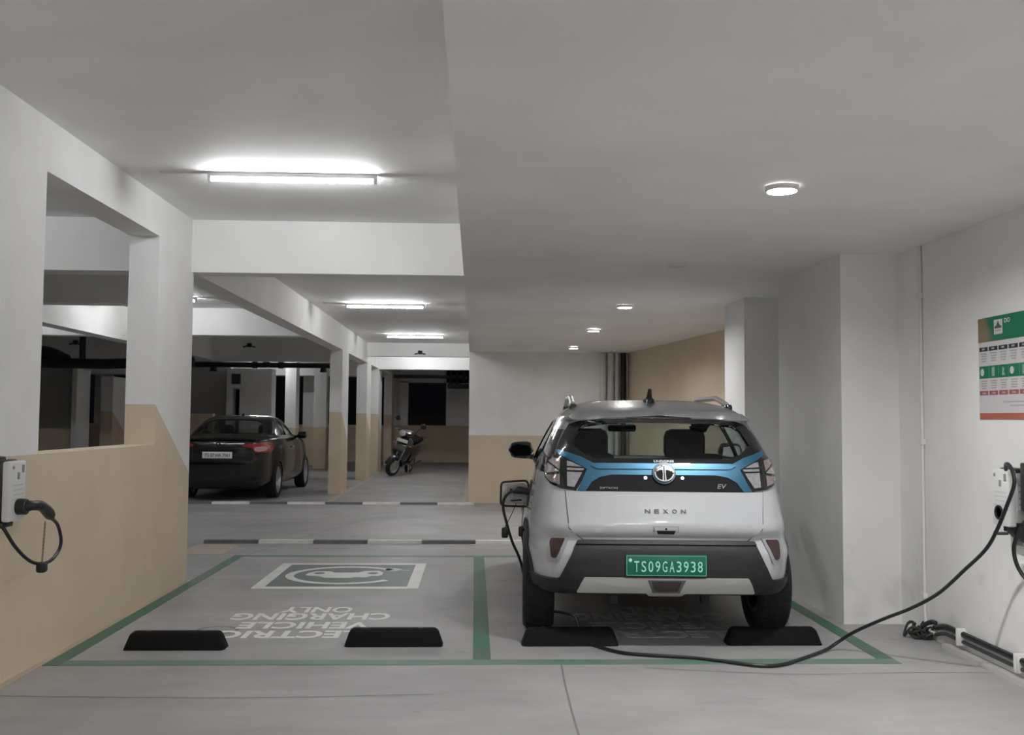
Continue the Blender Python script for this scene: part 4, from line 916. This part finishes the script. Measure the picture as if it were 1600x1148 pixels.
def make_scooter():
    M_B = mat('scooter_black', (.012, .012, .013), .25, coat=.8); M_G = mat('scooter_grey', (.16, .16, .165), .35, metal=.4)
    d = Vector((-.24, -.97)).normalized(); rz = math.atan2(d.x, -d.y)                  # local -Y is the way it faces
    sc = thing('scooter', 'black motor scooter on its stand beyond the columns, facing the camera', 'scooter', (-1.90, 24.4, 0), rz)
    sc.rotation_euler = (0, radians(16), rz); sc.location.z = .014; sc.scale = (1.08, 1.08, 1.08)
    def wheel2(y, name, yaw=0):
        M = Matrix.Translation((0, y, .225)) @ Matrix.Rotation(yaw, 4, 'Z') @ Matrix.Rotation(pi/2, 4, 'Y')
        t = MB().lathe([(.15, -.045), (.19, -.052), (.215, -.035), (.225, 0), (.215, .035), (.19, .052), (.15, .045)], 30, M, closed=True).build(name, M_TYRE, sc)
        m = MB().lathe([(.153, -.044), (.153, .044), (.135, .03), (.135, -.03)], 30, M, closed=True); m.lathe([(0, .05), (.035, .045), (.035, -.045), (0, -.05)], 14, M)
        for k in range(5): m.box(-.014, .014, .03, .14, -.012, .012, M @ Matrix.Rotation(2*pi*k/5, 4, 'Z'))
        m.build('rim', M_RIMSILVER, t)
    yaw = radians(20)
    wheel2(-.62, 'front_wheel', -yaw); wheel2(.62, 'rear_wheel')
    Mf = Matrix.Translation((0, -.62, .225)) @ Matrix.Rotation(-yaw, 4, 'Z')
    fd = MB(); rg = []
    for t in np.linspace(radians(20), radians(165), 12):
        rg.append([(w, -.255*cos(t)*-1*-1, .255*sin(t) + e) for w, e in ((-.07, -.05), (-.065, .0), (-.03, .02), (.03, .02), (.065, .0), (.07, -.05), (.05, -.055), (-.05, -.055))])
    fd.loft(rg, M=Mf).build('front_fender', M_B, sc)
    for s in (-1, 1): MB().tube([(s*.075, 0, 0), (s*.075, .16, .42)], .018, 8, M=Mf).build('fork_leg', M_G, sc)
    # leg shield
    MB().loft([ring(0, -.36, .33, .13, .03, 18, 3), ring(0, -.40, .45, .19, .035, 18, 3)]) if False else None
    lv = []
    for z, w, y, t in ((.30, .11, -.34, .05), (.40, .17, -.40, .07), (.55, .22, -.42, .08), (.70, .235, -.38, .07), (.82, .20, -.33, .06), (.90, .13, -.29, .05)):
        lv.append([(w*math.copysign(abs(cos(a))**.7, cos(a)), y + t*sin(a) + .10*(abs(cos(a))**2), z) for a in np.linspace(0, 2*pi, 21)[:-1]])
    MB().loft(lv).build('front_apron', M_B, sc)
    MB().rbox(-.11, .11, -.485, -.475, .60, .72, .01).build('apron_grille', M_G, sc)
    MB().rbox(-.13, .13, -.475, -.462, .79, .865, .004).build('number_plate', mat('white_plate', (.72, .72, .70), .4), sc)
    # handlebar cowl and lamp
    lv = []
    for z, w, y, t in ((.88, .09, -.30, .07), (.95, .17, -.33, .10), (1.02, .20, -.32, .11), (1.08, .16, -.27, .08), (1.11, .08, -.24, .04)):
        lv.append([(w*math.copysign(abs(cos(a))**.8, cos(a)), y + t*sin(a), z) for a in np.linspace(0, 2*pi, 21)[:-1]])
    Mh = Matrix.Translation((0, -.28, 0)) @ Matrix.Rotation(-yaw, 4, 'Z') @ Matrix.Translation((0, .28, 0))
    cw_ = MB().loft(lv, M=Mh).build('handlebar_cowl', M_B, sc)
    MB().lathe([(0, .0), (.085, -.01), (.09, .03), (0, .04)], 20, Mh @ Matrix.Translation((0, -.425, .99)) @ Matrix.Rotation(pi/2, 4, 'X') @ Matrix.Scale(.75, 4, (0, 1, 0))).build('headlamp', mat('headlamp_glass', (.75, .76, .77), .1, metal=.3, coat=1), cw_)
    MB().tube([(-.36, -.20, 1.02), (-.2, -.27, 1.03), (.2, -.27, 1.03), (.36, -.20, 1.02)], .018, 8, M=Mh).build('handlebar', M_BLACK, sc)
    for s in (-1, 1):
        MB().tube(spline([(s*.22, -.27, 1.04), (s*.30, -.28, 1.16), (s*.36, -.26, 1.24)], 4), .007, 6, M=Mh).build('mirror_stem', M_BLACK, sc)
        MB().lathe([(0, -.02), (.05, -.018), (.062, 0), (.05, .012), (0, .016)], 16, Mh @ Matrix.Translation((s*.385, -.26, 1.265)) @ Matrix.Rotation(pi/2, 4, 'X') @ Matrix.Scale(1.35, 4, (1, 0, 0))).build('mirror', M_BLACK, sc)
        MB().tube([(s*.26, -.24, 1.03), (s*.38, -.28, 1.02)], .007, 6, M=Mh).build('brake_lever', M_CHROME, sc)
        MB().rbox(s*.20-.03, s*.20+.03, -.43, -.40, .72, .75, .008).build('indicator', mat('amber', (.5, .22, .05), .3), sc)
    MB().rbox(-.17, .17, -.32, .12, .27, .33, .02).build('footboard', M_B, sc)
    lv = []
    for y, w, z, h in ((.05, .14, .50, .20), (.20, .19, .56, .22), (.45, .20, .62, .20), (.70, .15, .68, .14), (.92, .06, .74, .07)): lv.append(ring(0, y, z, w, h, 20, 2.8))
    MB().loft(lv).build('rear_body', M_B, sc)
    lv = []
    for y, w, z, h in ((.0, .10, .79, .03), (.1, .14, .81, .045), (.4, .16, .83, .05), (.75, .13, .86, .05), (.88, .07, .86, .025)): lv.append(ring(0, y, z, w, h, 18, 3))
    MB().loft(lv).build('seat', M_RUBBER, sc)
    MB().tube([(.15, .30, .25), (.17, .55, .26), (.17, .85, .32)], [.03, .05, .045], 12).build('exhaust', M_G, sc)
    MB().tube([(-.14, .80, .84), (-.10, .98, .90), (.10, .98, .90), (.14, .80, .84)], .012, 8).build('grab_rail', M_CHROME, sc)
    for s in (-1, 1): MB().tube([(s*.08, .25, .26), (s*.15, .22, .012)], .012, 8).build('stand_leg', M_CHROME, sc)
    return sc
make_scooter()

# ======================= charging points ================================================
M_CASE = mat('white_case', (.74, .74, .73), .35); M_CASEGREY = mat('grey_case', (.36, .36, .36), .45)
M_PRINT = mat('grey_print', (.25, .26, .27), .5)
def charger(label, loc, rz):
    """wall box; local +X looks out from the wall, local Y along it"""
    c = thing('charging_point', label, 'charger', loc, rz)
    MB().rbox(0, .084, -.082, .082, -.15, .165, .012).build('back_box', M_BLACK, c)
    MB().rbox(.082, .125, -.088, .088, -.155, .157, .010).build('front_cover', M_CASE, c)
    MB().rbox(.124, .1275, -.010, .012, .062, .098, .001).build('status_light', M_PRINT, c)
    MB().rbox(.124, .1275, .040, .062, .095, .135, .001).build('maker_mark', M_PRINT, c)
    MB().lathe([(0, 0), (.010, 0), (.008, .003), (0, .004)], 14, Matrix.Translation((.125, -.055, .125)) @ Matrix.Rotation(pi/2, 4, 'Y')).build('button', M_PRINT, c)
    for k, (a, b) in enumerate(((-.06, .06), (-.055, .07), (-.05, .06), (-.06, .055))):
        MB().box(.1255, .1265, a, b, .028-.024*k, .035-.024*k).build('print_line', mat('pale_print', (.60, .60, .60), .5), c, smooth=0)
    MB().box(.0, .07, -.07, .07, -.19, -.15).build('bottom_bracket', M_BLACK, c, smooth=0)
    return c
# left: connector parked in its holster, lead hanging in a loop
cl = charger('white wall charging box on the left beige wall with its plug holstered', (-2.519, 5.165, 1.04), 0)
MB().lathe([(0, 0), (.042, 0), (.042, .045), (.036, .05), (0, .05)], 20, Matrix.Translation((.125, .005, -.082)) @ Matrix.Rotation(pi/2, 4, 'Y')).build('holster', M_BLACK, cl)
gun = MB().tube(spline([(.13, .005, -.082), (.185, .02, -.078), (.205, .09, -.085), (.20, .17, -.115), (.195, .235, -.15)], 6), [.031, .031, .030, .03, .029, .028, .027, .026, .026, .027, .027, .028, .028, .028, .028, .028, .029, .030, .030, .031, .031, .031, .030, .029, .027][:25], 12)
gun.build('connector', M_BLACK, cl)
MB().tube([(.195, .225, -.145), (.192, .275, -.175)], [.022, .012], 10).build('strain_relief', M_BLACK, cl)
loop = [(.192, .265, -.170), (.19, .345, -.215), (.185, .405, -.30), (.18, .395, -.36), (.18, .29, -.405), (.175, .15, -.40), (.16, .05, -.36), (.13, -.03, -.28), (.09, -.065, -.19), (.06, -.06, -.165)]
MB().tube(spline(loop, 8), .0095, 8).build('lead', M_BLACK, cl)
ch = MB()
zs = np.linspace(-.185, -.395, 24)
cp = MB()
for k, z in enumerate(zs):
    pts = [(.19 + (.004*cos(t) if k % 2 else 0), .185 - .001*k + (0 if k % 2 else .004*cos(t)), z + .0065*sin(t)) for t in np.linspace(0, 2*pi, 9)]
    cp.tube(pts, .0024, 4)
cho = cp.build('cap_chain', mat('brass_chain', (.25, .22, .17), .4, metal=.7), cl); cho['kind'] = 'stuff'
MB().rbox(.165, .215, .135, .190, -.450, -.398, .014).build('dust_cap', M_BLACK, cl)
MB().tube(spline([(.03, -.03, -.18), (.03, -.10, -.23), (.03, -.16, -.27), (.03, -.14, -.36), (.03, -.2, -.5), (.03, -.26, -.8)], 6), .013, 8).build('supply_cable', M_BLACK, cl)
MB().rbox(.0, .10, -.10, .02, -.185, -.155, .01).build('cable_gland', M_BLACK, cl)
MB().lathe([(0, .162), (.07, .162), (.06, .178), (0, .185)], 20, Matrix.Translation((.03, -.02, 0)) @ Matrix.Scale(.5, 4, (1, 0, 0))).build('top_hook', M_BLACK, cl)
# right: its lead runs down to the floor, under the car and up to the socket on its left flank
cr = charger('white wall charging box on the right wall above the cable clips', (3.045, 5.255, 1.02), pi)
MB().lathe([(0, -.002), (.040, -.002), (.040, .006), (.030, .006), (.028, -.001), (0, -.001)], 24, Matrix.Translation((.126, -.012, -.082)) @ Matrix.Rotation(pi/2, 4, 'Y')).build('holster', M_BLACK, cr)
MB().rbox(.03, .085, .080, .096, -.13, .14, .004).build('side_cover', M_CASEGREY, cr)
sb = MB().box(.034, .081, .0955, .0975, -.06, .10).build('side_label', mat('label_grey', (.55, .55, .56), .5), cr, smooth=0)
for k in range(4): MB().box(.040, .076, .0970, .0982, .07-.035*k, .078-.035*k).build('print_line', M_PRINT, cr, smooth=0)
MB().prism([(.035, -.155), (.115, -.155), (.10, -.19), (.075, -.215), (.03, -.25), (.02, -.22)], .03, .09, 'y').build('cable_gland', M_BLACK, cr)
MB().rbox(0, .05, -.02, .085, -.26, -.16, .01).build('bottom_box', M_CASEGREY, cr)
def wl_(p): return (3.045 - p[0], 5.255 - p[1], p[2] - 1.02)      # world -> the charger's own frame
path = [(2.96, 5.18, .86), (2.90, 5.21, .835), (2.87, 5.20, .85), (2.865, 5.13, .94), (2.86, 5.03, 1.08), (2.862, 5.0, 1.16), (2.866, 5.06, 1.20), (2.875, 5.14, 1.195)]
MB().tube([wl_(p) for p in spline([(2.93, 5.20, .83), (2.885, 5.245, .825), (2.865, 5.20, .845)], 6)], .009, 8).build('lead_start', M_BLACK, cr)
run = [(2.905, 5.165, 1.180), (2.875, 5.11, 1.212), (2.86, 5.055, 1.21), (2.855, 5.01, 1.175), (2.858, 5.005, 1.11), (2.86, 5.07, 1.01), (2.86, 5.19, .845), (2.86, 5.31, .725), (2.80, 5.42, .60), (2.696, 5.52, .45), (2.60, 5.66, .337), (2.485, 5.80, .242), (2.37, 5.96, .13), (2.29, 6.03, .05),
       (2.20, 5.99, .014), (1.99, 5.79, .012), (1.82, 5.645, .012), (1.68, 5.615, .012), (1.52, 5.70, .012), (1.31, 5.81, .012), (1.02, 5.89, .012), (.90, 5.95, .012), (.80, 6.08, .012), (.72, 6.25, .012), (.73, 6.6, .012), (.73, 7.05, .012), (.56, 7.22, .012), (.44, 7.1, .03), (.40, 7.0, .16),
       (.335, 6.92, .42), (.275, 6.90, .56), (.232, 6.895, .70), (.208, 6.89, .80), (.214, 6.885, .865), (.25, 6.88, .91), (.30, 6.88, .926)]
cb = thing('charging_cable', 'long black charging lead from the right wall box across the floor to the white car', 'cable', (2.2, 5.95, 0))
def wc(p): return (p[0]-2.2, p[1]-5.95, p[2])
MB().tube([wc(p) for p in spline(run, 7)], .0105, 8).build('lead', M_BLACK, cb)
MB().tube([wc(p) for p in spline([(.275, 6.88, .918), (.31, 6.88, .928), (.345, 6.88, .927), (.40, 6.88, .915)], 4)], [.014, .018, .022, .025, .027, .028, .028, .027, .026, .026, .026, .026, .03], 12).build('connector', M_BLACK, cb)
o = MB().rbox(2.955, 3.05, 5.02, 5.12, .96, 1.22, .008).build('isolator_switch', M_BLACK); tag(o, 'black switch box on the right wall at the edge of the photo', 'switch')
o = MB().tube(spline([(3.0, 5.08, .97), (2.96, 5.15, .84), (2.955, 5.19, .74), (2.965, 5.16, .64), (2.99, 5.06, .56), (3.0, 4.9, .53)], 6), .011, 8).build('hanging_cable', M_BLACK); tag(o, 'short black cable hanging below the switch box on the right wall', 'cable')

# ======================= notice on the right wall ========================================
pb = thing('notice_board', 'charging instruction poster with green header and orange foot on right wall', 'poster', (3.05, 5.69, 2.06))
# local frame: a = distance along the wall towards the camera, b = height below the top edge
def sheet(name, a0, a1, b0, b1, m, d0, d1, parent=pb):
    return MB().box(-d1, -d0, -a1, -a0, -b1, -b0).build(name, m, parent, smooth=0)
M_PAPER = mat('poster_paper', (.62, .60, .61), .35); M_PG = mat('poster_green', (.0, .17, .08), .35); M_PK = mat('poster_black', (.02, .03, .04), .4)
M_PB = mat('poster_bronze', (.23, .165, .09), .4); M_PO = mat('poster_orange', (.42, .12, .07), .4); M_PR = mat('poster_red', (.34, .09, .10), .4); M_PT = mat('poster_text', (.42, .41, .42), .5)
W = .95
sheet('paper', 0, W, 0, .605, M_PAPER, 0, .004)
m = bpy.data.materials.new('poster_header'); m.use_nodes = True; nt = m.node_tree; tcn = nt.nodes.new('ShaderNodeTexCoord'); spx = nt.nodes.new('ShaderNodeSeparateXYZ')
nt.links.new(tcn.outputs['Object'], spx.inputs[0]); nz = nt.nodes.new('ShaderNodeTexNoise'); nz.inputs['Scale'].default_value = 14; nt.links.new(tcn.outputs['Object'], nz.inputs[0])
s_ = math_node(nt, 'ADD', math_node(nt, 'ADD', spx.outputs[1], math_node(nt, 'MULTIPLY', nz.outputs['Fac'], .08)), math_node(nt, 'MULTIPLY', spx.outputs[2], -.25))
rp = nt.nodes.new('ShaderNodeMapRange'); rp.inputs[1].default_value = -.09; rp.inputs[2].default_value = -.02; nt.links.new(s_, rp.inputs[0])
mxn = nt.nodes.new('ShaderNodeMix'); mxn.data_type = 'RGBA'; mxn.inputs[6].default_value = (.0, .17, .08, 1); mxn.inputs[7].default_value = (.25, .18, .10, 1)
nt.links.new(rp.outputs[0], mxn.inputs[0]); nt.links.new(mxn.outputs[2], nt.nodes['Principled BSDF'].inputs['Base Color']); nt.nodes['Principled BSDF'].inputs['Roughness'].default_value = .35
sheet('header', 0, W, 0, .145, m, .004, .0055)
lg = sheet('logo', .180, .270, .022, .108, M_PAPER, .0055, .0065)
MB().prism([(-.190, -.074), (-.190, -.060), (-.205, -.060), (-.225, -.030), (-.245, -.060), (-.260, -.060), (-.260, -.074)], -.0075, -.0065, 'x').build('logo_mark', mat('logo_mark', (.05, .13, .09), .4), lg, smooth=0)
sheet('logo_line', .195, .255, .082, .092, M_PT, .0065, .0075, lg)
t = text_mesh('DO', .060, .028, .001, .02)
xf(t, Matrix.Translation((-.0055, -.320, -.035)) @ Matrix.Rotation(-pi/2, 4, 'Z') @ Matrix.Rotation(pi/2, 4, 'X')).build('header_lettering', M_PAPER, pb, smooth=0)
for k in range(8):
    a = .012 + .106*k
    tb = sheet('heading_bar', a, a+.092, .175, .200, M_PK, .004, .0055); sheet('heading_text', a+.030, a+.060, .182, .192, M_PT, .0055, .006, tb)
    for j, (i0, i1) in enumerate(((.012, .08), (.02, .078), (.016, .075), (.022, .07))): sheet('text_line', a+i0, a+i1, .210+.015*j, .218+.015*j, M_PT, .004, .005)
    ti = sheet('icon_tile', a-.004, a+.098, .288, .362, M_PG, .004, .0055)
    if k % 3 == 0: MB().prism([(-(a+.030+.020*cos(q)), -.325+.022*sin(q)) for q in np.linspace(0, 2*pi, 14)[:-1]], -.0065, -.0055, 'x').build('icon', M_PAPER, ti, smooth=0)
    if k % 3 == 1: sheet('icon', a+.030, a+.060, .298, .350, mat('icon_pale', (.25, .42, .33), .4), .0055, .0065, ti)
    if k % 3 == 2: MB().prism([(-(a+x), -z) for x, z in ((.03, .350), (.04, .300), (.06, .312), (.052, .325), (.066, .350))], -.0065, -.0055, 'x').build('icon', mat('icon_pale', (.25, .42, .33), .4), ti, smooth=0)
    for j, (i0, i1) in enumerate(((.012, .082), (.02, .076), (.018, .078), (.02, .072))): sheet('text_line', a+i0, a+i1, .374+.014*j, .382+.014*j, M_PT, .004, .005)
    rb_ = sheet('warning_bar', a-.002, a+.090, .436, .462, M_PR, .004, .0055); sheet('warning_text', a+.030, a+.066, .445, .455, M_PT, .0055, .006, rb_)
sheet('text_line', .26, .62, .500, .508, M_PT, .004, .005); sheet('text_line', .33, .62, .522, .530, M_PT, .004, .005)
sheet('foot_band', .004, W, .568, .605, M_PO, .004, .0055)
